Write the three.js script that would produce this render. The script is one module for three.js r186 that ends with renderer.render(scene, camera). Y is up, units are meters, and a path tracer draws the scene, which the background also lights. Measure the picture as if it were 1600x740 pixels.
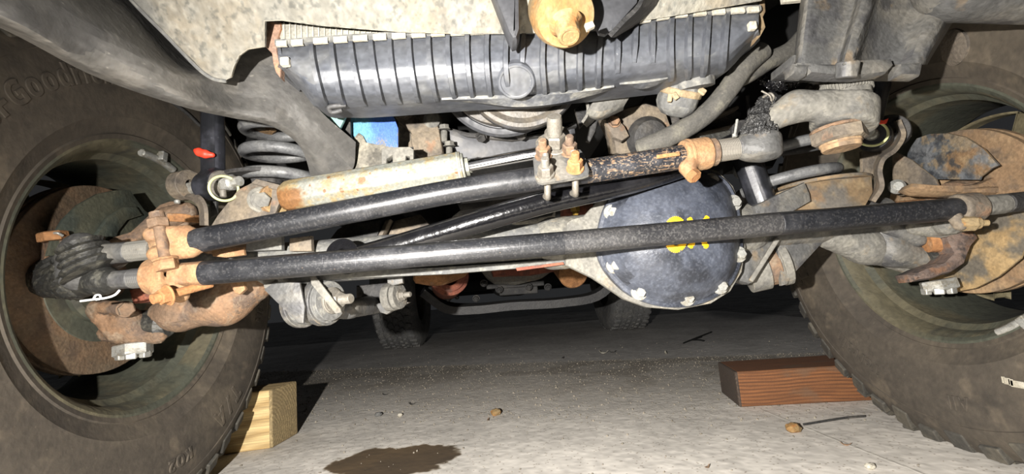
import * as THREE from 'three';
import { RoundedBoxGeometry } from 'three/addons/geometries/RoundedBoxGeometry.js';
import { TextGeometry } from 'three/addons/geometries/TextGeometry.js';
import { FontLoader } from 'three/addons/loaders/FontLoader.js';
import { mergeGeometries, mergeVertices, toCreasedNormals } from 'three/addons/utils/BufferGeometryUtils.js';

// ───────────────────────── camera, light, exposure ─────────────────────────
// x right, y up, z towards the front of the vehicle; front axle over z = 0, ground y = 0
const scene = new THREE.Scene();
const CW = 1600, CH = 740, FPX = 702;
const camera = new THREE.PerspectiveCamera(2 * Math.atan(CH / 2 / FPX) * 180 / Math.PI, CW / CH, 0.02, 60);
camera.position.set(-0.078, 0.297, 0.714);
camera.rotation.set(0.1233, -0.0351, -0.0804, 'YXZ');
camera.updateMatrixWorld(true);
scene.add(camera);
scene.background = new THREE.Color(0.020, 0.0205, 0.0215);           // dim garage / night air
const LAMP = new THREE.Vector3(-0.26, 0.335, 0.80);
const lamp = new THREE.SpotLight(0xfffaf4, 11, 0, 1.2, 1, 2);  // source stays out of view, lights the axle from the front left
lamp.position.copy(LAMP); lamp.target.position.set(0.03, 0.10, 0.0);
lamp.castShadow = true; lamp.shadow.radius = 0.35; lamp.shadow.mapSize.set(2048, 2048);
lamp.shadow.camera.near = 0.05; lamp.shadow.camera.far = 12;
scene.add(lamp, lamp.target);
const renderer = new THREE.WebGLRenderer({ antialias: true });
renderer.toneMapping = THREE.LinearToneMapping;
renderer.toneMappingExposure = 1.0;
renderer.shadowMap.enabled = true;

// ───────────────────────── maths helpers ─────────────────────────
const V = (x, y, z) => new THREE.Vector3(x, y, z);
function rng(seed) { let s = seed >>> 0; return () => { s = (s + 0x6D2B79F5) >>> 0; let t = s; t = Math.imul(t ^ (t >>> 15), t | 1); t ^= t + Math.imul(t ^ (t >>> 7), t | 61); return ((t ^ (t >>> 14)) >>> 0) / 4294967296; }; }
const ray = (px, py) => V((px - 800) / FPX, (370 - py) / FPX, -1).applyQuaternion(camera.quaternion);
// survey helpers: where a line of sight meets a real plane of the vehicle
function onPlane(px, py, p0, n) { const d = ray(px, py), c = camera.position; return c.clone().addScaledVector(d, p0.clone().sub(c).dot(n) / d.dot(n)); }
const W = (px, py, z) => onPlane(px, py, V(0, 0, z), V(0, 0, 1));
const WX = (px, py, x) => onPlane(px, py, V(x, 0, 0), V(1, 0, 0));
const WY = (px, py, y) => onPlane(px, py, V(0, y, 0), V(0, 1, 0));
const lerp = (a, b, t) => a + (b - a) * t, clamp = (x, a = 0, b = 1) => Math.min(b, Math.max(a, x));
const sst = (a, b, x) => { const t = clamp((x - a) / (b - a)); return t * t * (3 - 2 * t); };

// ───────────────────────── procedural textures ─────────────────────────
const LAT = new Float32Array(65536); { const r = rng(77); for (let i = 0; i < 65536; i++) LAT[i] = r(); }
function vnoise(x, y, px, py, s) {
  let xi = Math.floor(x), yi = Math.floor(y); const fx = x - xi, fy = y - yi;
  xi = ((xi % px) + px) % px; yi = ((yi % py) + py) % py; const x1 = (xi + 1) % px, y1 = (yi + 1) % py;
  const h = (a, b) => { let t = Math.imul(a, 374761393) + Math.imul(b, 668265263) + Math.imul(s, 1274126177); t = Math.imul(t ^ (t >>> 13), 1103515245); return ((t ^ (t >>> 16)) >>> 0) / 4294967296; };
  const u = fx * fx * (3 - 2 * fx), v = fy * fy * (3 - 2 * fy);
  const a = h(xi, yi), b = h(x1, yi), c = h(xi, y1), d = h(x1, y1);
  return a + (b - a) * u + (c - a) * v + (a - b - c + d) * u * v;
}
function fbm(u, v, fx, fy, oct, s) { let a = 0, w = 0, m = 1; for (let o = 0; o < oct; o++) { a += m * vnoise(u * fx, v * fy, fx, fy, s + o * 13); w += m; m *= 0.55; fx *= 2; fy *= 2; } return a / w; }
let SEED = 3;
function dtex(data, n, srgb, m = n) { const t = new THREE.DataTexture(data, n, m, THREE.RGBAFormat); t.wrapS = t.wrapT = THREE.RepeatWrapping; t.magFilter = THREE.LinearFilter; t.minFilter = THREE.LinearMipmapLinearFilter; t.generateMipmaps = true; if (srgb) t.colorSpace = THREE.SRGBColorSpace; t.needsUpdate = true; return t; }
// base colour + patches of other matter (dust, rust, paint chips, specks), each with its own roughness and height
function grunge({ n = 384, tile = 0.25, base, r = 0.7, layers = [], specks = [], metal = 0, bump = 0.0006, grain = 0.1, fine = 64, extra = {} }) {
  const col = new Float32Array(n * n * 3), rg = new Float32Array(n * n), ht = new Float32Array(n * n), sd = SEED += 57;
  for (let y = 0; y < n; y++) for (let x = 0; x < n; x++) {
    const i = y * n + x, u = x / n, v = y / n; let R = base[0], G = base[1], B = base[2], q = r;
    const g = fbm(u, v, fine, fine, 2, sd) * 0.65 + fbm(u, v, 14, 14, 3, sd + 7) * 0.35; let h = 0.35 * g;
    layers.forEach((L, k) => {
      const f = fbm(u, v, L.fx || L.f || 4, L.fy || L.f || 4, L.o || 5, sd + 100 * (k + 1));
      const w = Math.max(L.s ?? 0.08, 0.09), a = sst(L.t - w, L.t + w, f) * (L.a ?? 1) * ((L.f || L.fx) < 10 ? 0.68 : 1);
      R = lerp(R, L.c[0], a); G = lerp(G, L.c[1], a); B = lerp(B, L.c[2], a); if (L.r !== undefined) q = lerp(q, L.r, a); h += (L.h || 0) * a;
    });
    const k = 1 + (g - 0.5) * 2 * grain * 2;
    col[i * 3] = R * k; col[i * 3 + 1] = G * k; col[i * 3 + 2] = B * k; rg[i] = q; ht[i] = h;
  }
  const rr = rng(sd);
  for (const S of specks) for (let j = 0; j < S.n; j++) {
    const cx = rr() * n, cy = rr() * n, rad = (S.r || 1) * (0.4 + 1.1 * rr() * rr()), el = 1 + (S.e || 0) * rr(), an = S.dir !== undefined ? S.dir + (rr() - 0.5) * 0.5 : rr() * 6.3, ca = Math.cos(an), sa = Math.sin(an), al = (S.a ?? 1) * (0.4 + 0.6 * rr()), m = Math.ceil(rad * el + 1);
    for (let dy = -m; dy <= m; dy++) for (let dx = -m; dx <= m; dx++) {
      const p = (dx * ca + dy * sa) / el, q = -dx * sa + dy * ca, d = Math.hypot(p, q), a = clamp(rad + 0.5 - d) * al; if (a <= 0) continue;
      const i = (((Math.round(cy) + dy + n) % n) * n + (Math.round(cx) + dx + n) % n);
      for (let c = 0; c < 3; c++) col[i * 3 + c] = lerp(col[i * 3 + c], S.c[c], a); ht[i] += (S.h || 0.1) * a; if (S.ro !== undefined) rg[i] = lerp(rg[i], S.ro, a);
    }
  }
  const own = layers.some((L) => L.h), rough = layers.some((L) => L.r !== undefined), A = () => new Uint8Array(n * n * 4).fill(255), C = A(), Q = A(), H = A();
  for (let i = 0; i < n * n; i++) {
    for (let c = 0; c < 3; c++) C[i * 4 + c] = clamp(col[i * 3 + c], 0, 255);
    Q[i * 4 + 1] = clamp(rg[i]) * 255; H[i * 4] = H[i * 4 + 1] = H[i * 4 + 2] = clamp(ht[i] * 0.6 + 0.1) * 255;
  }
  const rep = (t) => { t.repeat.set(1 / tile, 1 / tile); return t; };
  return new THREE.MeshPhysicalMaterial({ map: rep(dtex(C, n, true)), roughnessMap: rough ? rep(dtex(Q, n, false)) : null, roughness: rough ? 1 : r, bumpMap: own ? rep(dtex(H, n, false)) : BUMP, bumpScale: bump * 2, metalness: metal, ...extra });
}
// one relief shared by most castings and sheets: fine pitting and soft dents, 0.16 m to a tile
const BUMP = (() => { const n = 384, d = new Uint8Array(n * n * 4).fill(255); for (let i = 0; i < n * n; i++) { const u = (i % n) / n, v = Math.floor(i / n) / n, h = 0.5 * fbm(u, v, 40, 40, 3, 901) + 0.5 * fbm(u, v, 9, 9, 3, 902); d[i * 4] = d[i * 4 + 1] = d[i * 4 + 2] = h * 255; } const t = dtex(d, n, false); t.repeat.set(6.25, 6.25); return t; })();
const plain = (hex, rough = 0.6, metal = 0, extra = {}) => new THREE.MeshPhysicalMaterial({ color: hex, roughness: rough, metalness: metal, ...extra });

const M = {};
M.rubber = grunge({ tile: 0.45, base: [66, 60, 52], r: 0.82, layers: [{ c: [84, 76, 64], f: 3, t: 0.52, s: 0.18 }, { c: [52, 47, 41], fx: 4, fy: 8, t: 0.6, s: 0.1, a: 0.7 }, { c: [98, 88, 74], f: 12, t: 0.68, s: 0.06, a: 0.5 }], specks: [{ n: 70, r: 0.7, c: [130, 122, 106], a: 0.6 }, { n: 40, r: 0.5, e: 14, c: [100, 92, 80], a: 0.5 }], bump: 0.0004 });
M.tread = grunge({ tile: 0.3, base: [62, 60, 55], r: 0.85, layers: [{ c: [92, 86, 74], f: 6, t: 0.55, s: 0.12 }], specks: [{ n: 120, r: 0.9, c: [150, 145, 130], a: 0.7 }] });
M.rearTread = grunge({ n: 256, tile: 0.3, base: [112, 112, 111], r: 0.9, layers: [{ c: [134, 132, 127], f: 8, t: 0.55, s: 0.12 }], specks: [{ n: 60, r: 0.9, c: [170, 165, 155], a: 0.8 }] });
M.rim = grunge({ tile: 0.35, base: [66, 68, 58], r: 0.72, layers: [{ c: [92, 84, 64], f: 4, t: 0.55, s: 0.14 }, { c: [44, 44, 40], f: 6, t: 0.64, s: 0.1 }], specks: [{ n: 90, r: 1, c: [126, 120, 100], a: 0.5 }], bump: 0.0005 });
M.spoke = grunge({ n: 256, tile: 0.3, base: [112, 104, 80], r: 0.8, layers: [{ c: [84, 76, 56], f: 5, t: 0.55, s: 0.1 }] });
M.rotor = grunge({ tile: 0.2, base: [92, 77, 60], r: 0.8, layers: [{ c: [106, 82, 60], f: 6, t: 0.52, s: 0.2 }, { c: [76, 62, 50], f: 9, t: 0.58, s: 0.16 }, { c: [92, 88, 76], f: 4, t: 0.6, s: 0.1, a: 0.7 }], specks: [{ n: 80, r: 1.2, c: [160, 124, 92], a: 0.5 }], bump: 0.001, grain: 0.12 });
M.shieldDark = grunge({ tile: 0.25, base: [58, 64, 58], r: 0.6, layers: [{ c: [84, 82, 66], f: 4, t: 0.54, s: 0.14 }, { c: [110, 82, 54], f: 5, t: 0.66, s: 0.06 }], specks: [{ n: 60, r: 0.8, c: [150, 150, 140], a: 0.6 }] });
M.shieldRust = grunge({ tile: 0.22, base: [112, 94, 70], r: 0.8, layers: [{ c: [80, 82, 84], f: 4, t: 0.5, s: 0.1, h: 0.2 }, { c: [124, 90, 56], f: 7, t: 0.62, s: 0.1, a: 0.7 }, { c: [146, 128, 98], f: 10, t: 0.6, s: 0.12, a: 0.6 }], specks: [{ n: 90, r: 1, c: [186, 180, 164], a: 0.6 }], bump: 0.001, grain: 0.1 });
M.shieldTan = grunge({ tile: 0.2, base: [128, 104, 78], r: 0.85, layers: [{ c: [150, 126, 96], f: 5, t: 0.52, s: 0.14 }, { c: [92, 80, 68], f: 6, t: 0.6, s: 0.1 }], specks: [{ n: 60, r: 0.9, c: [180, 164, 140], a: 0.5 }], bump: 0.0008 });
M.rust = grunge({ tile: 0.16, base: [140, 98, 60], r: 0.85, layers: [{ c: [156, 114, 74], f: 5, t: 0.52, s: 0.18 }, { c: [112, 76, 46], f: 8, t: 0.62, s: 0.12 }, { c: [160, 140, 120], f: 6, t: 0.66, s: 0.08, a: 0.7 }], specks: [{ n: 80, r: 1, c: [206, 168, 120], a: 0.5 }], bump: 0.001, grain: 0.1 });
M.rustBrown = grunge({ tile: 0.16, base: [106, 86, 68], r: 0.82, layers: [{ c: [128, 98, 72], f: 5, t: 0.54, s: 0.16 }, { c: [78, 66, 58], f: 7, t: 0.6, s: 0.08 }, { c: [134, 124, 108], f: 8, t: 0.64, s: 0.08, a: 0.7 }], specks: [{ n: 60, r: 1, c: [170, 150, 124], a: 0.5 }], bump: 0.001, grain: 0.1 });
M.knuckleDark = grunge({ tile: 0.14, base: [80, 68, 62], r: 0.75, layers: [{ c: [104, 88, 78], f: 6, t: 0.54, s: 0.12 }, { c: [112, 78, 54], f: 8, t: 0.64, s: 0.1 }, { c: [54, 48, 46], f: 10, t: 0.6, s: 0.1 }], specks: [{ n: 60, r: 0.8, c: [150, 140, 126], a: 0.5 }], bump: 0.001 });
M.shieldBlue = grunge({ tile: 0.2, base: [72, 76, 80], r: 0.6, layers: [{ c: [96, 98, 100], f: 10, t: 0.52, s: 0.1 }, { c: [118, 92, 64], f: 5, t: 0.58, s: 0.09, a: 1.3 }, { c: [132, 112, 84], f: 11, t: 0.62, s: 0.09, a: 0.7 }, { c: [46, 48, 52], f: 11, t: 0.64, s: 0.09, a: 0.8 }], specks: [{ n: 40, r: 1, c: [180, 178, 170], a: 0.6 }], bump: 0.001 });
M.shieldYellow = grunge({ tile: 0.2, base: [132, 110, 76], r: 0.85, layers: [{ c: [150, 128, 92], f: 6, t: 0.5, s: 0.14 }, { c: [78, 76, 72], f: 5, t: 0.6, s: 0.09, a: 1.2 }], specks: [{ n: 40, r: 0.9, c: [170, 150, 116], a: 0.5 }], bump: 0.0008 });
M.tan = grunge({ n: 256, tile: 0.1, base: [150, 134, 106], r: 0.8, layers: [{ c: [126, 108, 82], f: 6, t: 0.56, s: 0.12 }] });
M.rustPink = grunge({ n: 256, tile: 0.12, base: [140, 112, 94], r: 0.85, layers: [{ c: [172, 110, 62], f: 4, t: 0.56, s: 0.05 }, { c: [120, 100, 88], f: 7, t: 0.6, s: 0.1 }], bump: 0.001 });
M.rustRed = grunge({ n: 256, tile: 0.16, base: [112, 62, 48], r: 0.85, layers: [{ c: [140, 84, 62], f: 6, t: 0.55, s: 0.12 }, { c: [84, 58, 50], f: 8, t: 0.62, s: 0.08 }], bump: 0.001 });
M.clampRust = grunge({ tile: 0.12, base: [136, 104, 72], r: 0.88, layers: [{ c: [116, 84, 58], f: 5, t: 0.54, s: 0.2 }, { c: [150, 124, 94], f: 9, t: 0.58, s: 0.16, a: 0.8 }, { c: [120, 100, 88], f: 6, t: 0.66, s: 0.14, a: 0.6 }], specks: [{ n: 60, r: 1, c: [128, 90, 60], a: 0.5 }], bump: 0.0008, grain: 0.1 });
M.tube = grunge({ tile: 0.24, base: [26, 27, 30], r: 0.34, layers: [{ c: [70, 70, 72], f: 6, t: 0.66, s: 0.1, a: 0.5, r: 0.6 }, { c: [78, 76, 74], f: 140, o: 2, t: 0.66, s: 0.12, a: 0.4, r: 0.42 }], specks: [{ n: 1100, r: 0.4, c: [120, 120, 122], a: 0.5, ro: 0.7 }, { n: 110, r: 0.4, e: 14, c: [140, 140, 140], a: 0.5, ro: 0.6 }, { n: 9, r: 1.3, c: [150, 112, 76], a: 0.6, ro: 0.8 }], bump: 0.00008 });
M.tubeWorn = grunge({ n: 512, tile: 0.16, base: [30, 31, 35], r: 0.4, layers: [{ c: [76, 76, 80], f: 7, t: 0.56, s: 0.12, a: 0.5, r: 0.6 }, { c: [138, 108, 78], fx: 22, fy: 90, o: 3, t: 0.68, s: 0.05, a: 0.85, r: 0.8 }, { c: [150, 130, 106], f: 90, o: 2, t: 0.68, s: 0.06, a: 0.6, r: 0.8 }], specks: [{ n: 300, r: 0.6, c: [190, 170, 150], a: 0.6 }], bump: 0.0006 });
M.tubeDusty = grunge({ tile: 0.2, base: [33, 33, 35], r: 0.42, layers: [{ c: [62, 61, 60], f: 5, t: 0.52, s: 0.2, a: 0.6, r: 0.6 }, { c: [92, 90, 86], f: 120, o: 2, t: 0.6, s: 0.14, a: 0.4, r: 0.7 }], specks: [{ n: 1400, r: 0.4, c: [150, 148, 144], a: 0.6 }], bump: 0.0003 });
M.gloss = grunge({ n: 256, tile: 0.3, base: [14, 14, 16], r: 0.2, layers: [{ c: [30, 30, 32], f: 5, t: 0.6, s: 0.1, r: 0.32 }], specks: [{ n: 90, r: 0.6, c: [110, 110, 110], a: 0.5 }], bump: 0.0003 });
M.tank = grunge({ tile: 0.3, base: [70, 73, 79], r: 0.4, layers: [{ c: [88, 90, 94], f: 5, t: 0.5, s: 0.2, a: 0.7, r: 0.46 }, { c: [122, 121, 115], f: 7, t: 0.66, s: 0.12, a: 0.5, r: 0.7 }, { c: [66, 68, 74], f: 9, t: 0.66, s: 0.1, a: 0.5 }], specks: [{ n: 240, r: 0.55, c: [170, 170, 168], a: 0.6 }, { n: 40, r: 0.5, e: 16, c: [150, 150, 148], a: 0.4 }], bump: 0.00012 });
M.tankDust = grunge({ n: 256, tile: 0.2, base: [92, 93, 94], r: 0.8, layers: [{ c: [118, 117, 111], f: 12, t: 0.52, s: 0.12 }, { c: [72, 74, 78], f: 10, t: 0.6, s: 0.1 }] });
M.plastic = grunge({ tile: 0.4, base: [64, 63, 61], r: 0.55, layers: [{ c: [84, 82, 78], f: 3, t: 0.52, s: 0.14, a: 0.8, r: 0.75 }, { c: [104, 100, 93], fx: 5, fy: 10, t: 0.6, s: 0.1, a: 0.7 }, { c: [38, 38, 39], f: 5, t: 0.64, s: 0.08, a: 0.7 }], specks: [{ n: 160, r: 0.8, e: 5, c: [150, 146, 136], a: 0.6 }, { n: 70, r: 0.5, e: 20, c: [120, 118, 112], a: 0.5 }], bump: 0.0005 });
M.plasticDark = grunge({ n: 256, tile: 0.3, base: [52, 52, 53], r: 0.6, layers: [{ c: [66, 65, 64], f: 9, t: 0.52, s: 0.2 }], specks: [{ n: 90, r: 0.6, e: 8, c: [110, 108, 104], a: 0.5 }] });
M.dust = grunge({ n: 512, tile: 0.34, base: [118, 116, 108], r: 0.95, layers: [{ c: [132, 129, 117], f: 4, t: 0.52, s: 0.16 }, { c: [126, 114, 94], f: 5, t: 0.58, s: 0.14, a: 0.7 }, { c: [98, 99, 98], f: 7, t: 0.6, s: 0.16, a: 0.7 }, { c: [144, 142, 133], f: 60, o: 3, t: 0.56, s: 0.16, a: 0.4 }, { c: [62, 64, 62], fx: 60, fy: 70, o: 3, t: 0.66, s: 0.12, a: 0.4 }], specks: [{ n: 160, r: 0.8, c: [90, 86, 76], a: 0.5 }], bump: 0.0012, grain: 0.1 });
M.greyDust = grunge({ tile: 0.25, base: [94, 94, 92], r: 0.9, layers: [{ c: [116, 115, 109], f: 5, t: 0.52, s: 0.14 }, { c: [80, 81, 84], f: 6, t: 0.6, s: 0.1 }, { c: [132, 130, 121], f: 30, t: 0.64, s: 0.05, a: 0.6 }], specks: [{ n: 100, r: 0.8, c: [70, 70, 68], a: 0.5 }], bump: 0.0008, grain: 0.1 });
M.cream = grunge({ n: 256, tile: 0.1, base: [172, 167, 153], r: 0.8, layers: [{ c: [148, 141, 124], f: 5, t: 0.58, s: 0.1 }] });
M.core = grunge({ n: 256, tile: 0.1, base: [140, 138, 128], r: 0.7, layers: [{ c: [122, 119, 110], f: 6, t: 0.56, s: 0.12 }] });
M.canRust = grunge({ tile: 0.14, base: [124, 101, 66], r: 0.85, layers: [{ c: [130, 92, 46], f: 4, t: 0.55, s: 0.14, a: 0.8 }, { c: [138, 126, 100], f: 6, t: 0.56, s: 0.12, a: 0.8 }, { c: [140, 98, 54], f: 12, t: 0.67, s: 0.05 }], specks: [{ n: 130, r: 0.9, c: [120, 84, 48], a: 0.6 }], bump: 0.0008 });
M.cast = grunge({ tile: 0.2, base: [76, 76, 75], r: 0.58, layers: [{ c: [112, 108, 99], f: 4, t: 0.54, s: 0.14 }, { c: [56, 56, 58], f: 6, t: 0.6, s: 0.1 }, { c: [130, 104, 72], f: 8, t: 0.74, s: 0.05, a: 0.6 }], specks: [{ n: 260, r: 0.6, c: [148, 144, 134], a: 0.5 }], bump: 0.0007, grain: 0.1 });
M.castGrey = grunge({ tile: 0.2, base: [102, 100, 94], r: 0.85, layers: [{ c: [122, 119, 109], f: 5, t: 0.54, s: 0.12 }, { c: [84, 83, 80], f: 6, t: 0.62, s: 0.1 }, { c: [140, 116, 84], f: 7, t: 0.7, s: 0.06, a: 0.6 }], bump: 0.0008, grain: 0.12 });
M.darkMetal = grunge({ tile: 0.2, base: [48, 47, 46], r: 0.7, layers: [{ c: [76, 72, 66], f: 5, t: 0.54, s: 0.14 }, { c: [30, 30, 31], f: 6, t: 0.6, s: 0.1 }], specks: [{ n: 120, r: 0.7, c: [120, 114, 104], a: 0.5 }], bump: 0.001 });
M.brownMetal = grunge({ tile: 0.2, base: [94, 86, 76], r: 0.82, layers: [{ c: [122, 110, 92], f: 5, t: 0.54, s: 0.12 }, { c: [60, 56, 52], f: 6, t: 0.62, s: 0.1 }, { c: [132, 92, 66], f: 8, t: 0.7, s: 0.06, a: 0.7 }], specks: [{ n: 100, r: 0.8, c: [156, 148, 132], a: 0.5 }], bump: 0.001 });
M.boot = grunge({ n: 256, tile: 0.12, base: [40, 40, 38], r: 0.55, layers: [{ c: [70, 68, 60], fx: 5, fy: 12, t: 0.54, s: 0.12 }, { c: [96, 94, 84], f: 12, t: 0.7, s: 0.06, a: 0.6 }], bump: 0.0012 });
M.grease = grunge({ n: 256, tile: 0.08, base: [44, 44, 44], r: 0.55, layers: [{ c: [78, 77, 74], f: 6, t: 0.55, s: 0.12, h: 0.5 }, { c: [24, 24, 24], f: 10, t: 0.6, s: 0.08, h: -0.5 }], bump: 0.003, grain: 0.2 });
M.cover = grunge({ n: 512, tile: 0.3, base: [56, 60, 69], r: 0.36, layers: [{ c: [78, 82, 92], f: 5, t: 0.54, s: 0.14, a: 0.8, r: 0.55 }, { c: [26, 28, 33], f: 5, t: 0.58, s: 0.06, a: 0.9, r: 0.35 }, { c: [104, 108, 116], f: 128, o: 2, t: 0.62, s: 0.14, a: 0.25, r: 0.5 }], specks: [{ n: 600, r: 0.45, c: [140, 146, 156], a: 0.5 }], bump: 0.0004 });
M.silver = grunge({ tile: 0.2, base: [132, 133, 123], r: 0.42, layers: [{ c: [142, 143, 135], f: 4, t: 0.54, s: 0.14 }, { c: [140, 122, 84], fx: 6, fy: 3, t: 0.68, s: 0.07, a: 0.7 }, { c: [166, 122, 80], f: 12, t: 0.745, s: 0.025, r: 0.8, h: -0.3 }], specks: [{ n: 24, r: 1.4, c: [156, 106, 60], a: 0.8 }], bump: 0.0003, metal: 0.1 });
M.silverRust = grunge({ n: 256, tile: 0.1, base: [134, 126, 104], r: 0.6, layers: [{ c: [122, 88, 54], f: 5, t: 0.42, s: 0.05, r: 0.85 }, { c: [142, 120, 80], f: 7, t: 0.58, s: 0.06 }], bump: 0.0008 });
M.zinc = grunge({ n: 256, tile: 0.06, base: [158, 158, 153], r: 0.42, metal: 0.45, layers: [{ c: [178, 177, 170], f: 4, t: 0.55, s: 0.12 }, { c: [130, 124, 110], f: 6, t: 0.64, s: 0.08 }], bump: 0.0002 });
M.chrome = plain(0xd8d8da, 0.14, 1);
M.steel = grunge({ n: 256, tile: 0.08, base: [118, 114, 106], r: 0.6, metal: 0.3, layers: [{ c: [104, 98, 88], f: 5, t: 0.55, s: 0.12 }], bump: 0.0003 });
M.spring = grunge({ n: 256, tile: 0.12, base: [88, 89, 90], r: 0.5, layers: [{ c: [112, 112, 110], f: 5, t: 0.52, s: 0.18 }, { c: [60, 60, 62], f: 6, t: 0.62, s: 0.07 }], specks: [{ n: 60, r: 0.8, c: [150, 148, 140], a: 0.5 }], bump: 0.0004 });
M.shockPaint = grunge({ n: 256, tile: 0.2, base: [30, 31, 34], r: 0.3, layers: [{ c: [56, 57, 64], f: 5, t: 0.56, s: 0.12, r: 0.5 }], specks: [{ n: 120, r: 0.7, c: [120, 122, 130], a: 0.5 }], bump: 0.0001 });
M.foil = grunge({ n: 256, tile: 0.2, base: [104, 100, 90], r: 0.8, layers: [{ c: [126, 121, 108], f: 12, t: 0.55, s: 0.08 }, { c: [76, 73, 66], f: 10, t: 0.62, s: 0.06 }], bump: 0.0012, grain: 0.14 });
M.hose = grunge({ n: 256, tile: 0.1, base: [76, 74, 69], r: 0.9, layers: [{ c: [102, 99, 88], f: 5, t: 0.55, s: 0.12 }, { c: [62, 61, 58], f: 6, t: 0.62, s: 0.08 }], bump: 0.0006 });
M.pan = grunge({ tile: 0.3, base: [62, 63, 66], r: 0.5, layers: [{ c: [84, 84, 86], f: 4, t: 0.55, s: 0.14, r: 0.65 }, { c: [104, 100, 92], f: 9, t: 0.68, s: 0.06, a: 0.6 }], specks: [{ n: 40, r: 0.6, e: 16, c: [140, 140, 138], a: 0.5 }], bump: 0.00015 });
M.pulley = grunge({ n: 256, tile: 0.2, base: [86, 82, 76], r: 0.55, layers: [{ c: [100, 92, 80], f: 6, t: 0.5, s: 0.2 }, { c: [88, 90, 96], f: 8, t: 0.58, s: 0.2 }], specks: [{ n: 100, r: 0.7, c: [160, 154, 140], a: 0.4 }] });
M.red = plain(0xd8402a, 0.5); M.lime = plain(0xc9cc94, 0.45); M.yellow = plain(0xf0b818, 0.5); M.brass = plain(0xb89448, 0.45, 0.6); M.white = plain(0xe8e8e4, 0.5);
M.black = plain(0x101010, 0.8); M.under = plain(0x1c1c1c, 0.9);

// ───────────────────────── scene-graph helpers ─────────────────────────
const used = {};
function numbered(n) { const k = used[n] = (used[n] ?? -1) + 1; return k ? `${n}_${String(k).padStart(3, '0')}` : n; }
const THINGS = [];
function thing(name, label, category, group) { const o = new THREE.Group(); o.name = numbered(name); o.userData = { label, category }; if (group) o.userData.group = group; scene.add(o); THINGS.push(o); return o; }
// uv in metres from the dominant direction of each face
function boxUV(g) {
  g = g.index ? g.toNonIndexed() : g; const p = g.attributes.position, n = p.count, uv = new Float32Array(n * 2), a = V(0, 0, 0), b = V(0, 0, 0), c = V(0, 0, 0);
  for (let i = 0; i < n; i += 3) {
    a.fromBufferAttribute(p, i); b.fromBufferAttribute(p, i + 1); c.fromBufferAttribute(p, i + 2); const N = b.clone().sub(a).cross(c.clone().sub(a)), X = Math.abs(N.x), Y = Math.abs(N.y), Z = Math.abs(N.z);
    [a, b, c].forEach((q, k) => { uv[(i + k) * 2] = X > Y && X > Z ? q.z : q.x; uv[(i + k) * 2 + 1] = Y >= X && Y > Z ? q.z : q.y; });
  }
  g.setAttribute('uv', new THREE.BufferAttribute(uv, 2)); return g;
}
function merge(gs) { gs = (Array.isArray(gs) ? gs.flat(9) : [gs]).map((g) => { g = g.index ? g.toNonIndexed() : g; for (const k of Object.keys(g.attributes)) if (!['position', 'normal', 'uv'].includes(k)) g.deleteAttribute(k); if (!g.attributes.normal) g.computeVertexNormals(); if (!g.attributes.uv) g.setAttribute('uv', new THREE.BufferAttribute(new Float32Array(g.attributes.position.count * 2), 2)); return g; }); return gs.length > 1 ? mergeGeometries(gs) : gs[0]; }
function part(parent, name, gs, mat, label, keepUV) {
  let g = merge(gs); if (!keepUV && !g.userData.keepUV) g = boxUV(g);
  const m = new THREE.Mesh(g, mat); m.name = name; if (label) m.userData.label = label; m.castShadow = m.receiveShadow = true; parent.add(m); return m;
}
function solo(name, gs, mat, label, category, group) { const m = part(scene, numbered(name), gs, mat); m.userData = { label, category }; if (group) m.userData.group = group; THINGS.push(m); return m; }
function struct(name, gs, mat, keepUV) { const m = part(scene, name, gs, mat, null, keepUV); m.userData = { kind: 'structure' }; return m; }

// ───────────────────────── geometry helpers ─────────────────────────
const UP = V(0, 1, 0);
const frameTo = (p, dir) => new THREE.Matrix4().compose(p, new THREE.Quaternion().setFromUnitVectors(UP, dir.clone().normalize()), V(1, 1, 1));
// turned piece: profile of [distance along the axis from p, radius]
function rev(p, dir, prof, seg = 32, crease = 0.6) { let g = new THREE.LatheGeometry(prof.map(([t, r]) => new THREE.Vector2(Math.max(r, 1e-5), t)), seg); g = toCreasedNormals(g, crease); return g.applyMatrix4(frameTo(p, dir)); }
function rod(a, b, r, r2 = r, seg = 28, ch = 0.0012) { const d = b.clone().sub(a), L = d.length(); ch = Math.min(ch, L / 3, r / 2); return rev(a, d, [[0, 0], [0, r - ch], [ch, r], [L - ch, r2], [L, r2 - ch], [L, 0]], seg); }
function ring(p, dir, R, r, L, seg = 36, ch = 0.001) { return rev(p, dir, [[0, r], [0, R - ch], [ch, R], [L - ch, R], [L, R - ch], [L, r], [0, r]], seg); }
function hex(p, dir, r, h, spin = 0) { const g = toCreasedNormals(new THREE.LatheGeometry([[0, 0], [0, r * 0.94], [h * 0.08, r], [h * 0.88, r], [h, r * 0.88], [h, 0]].map(([t, q]) => new THREE.Vector2(Math.max(q, 1e-5), t)), 6), 0.4); return g.rotateY(spin).applyMatrix4(frameTo(p, dir)); }
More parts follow.
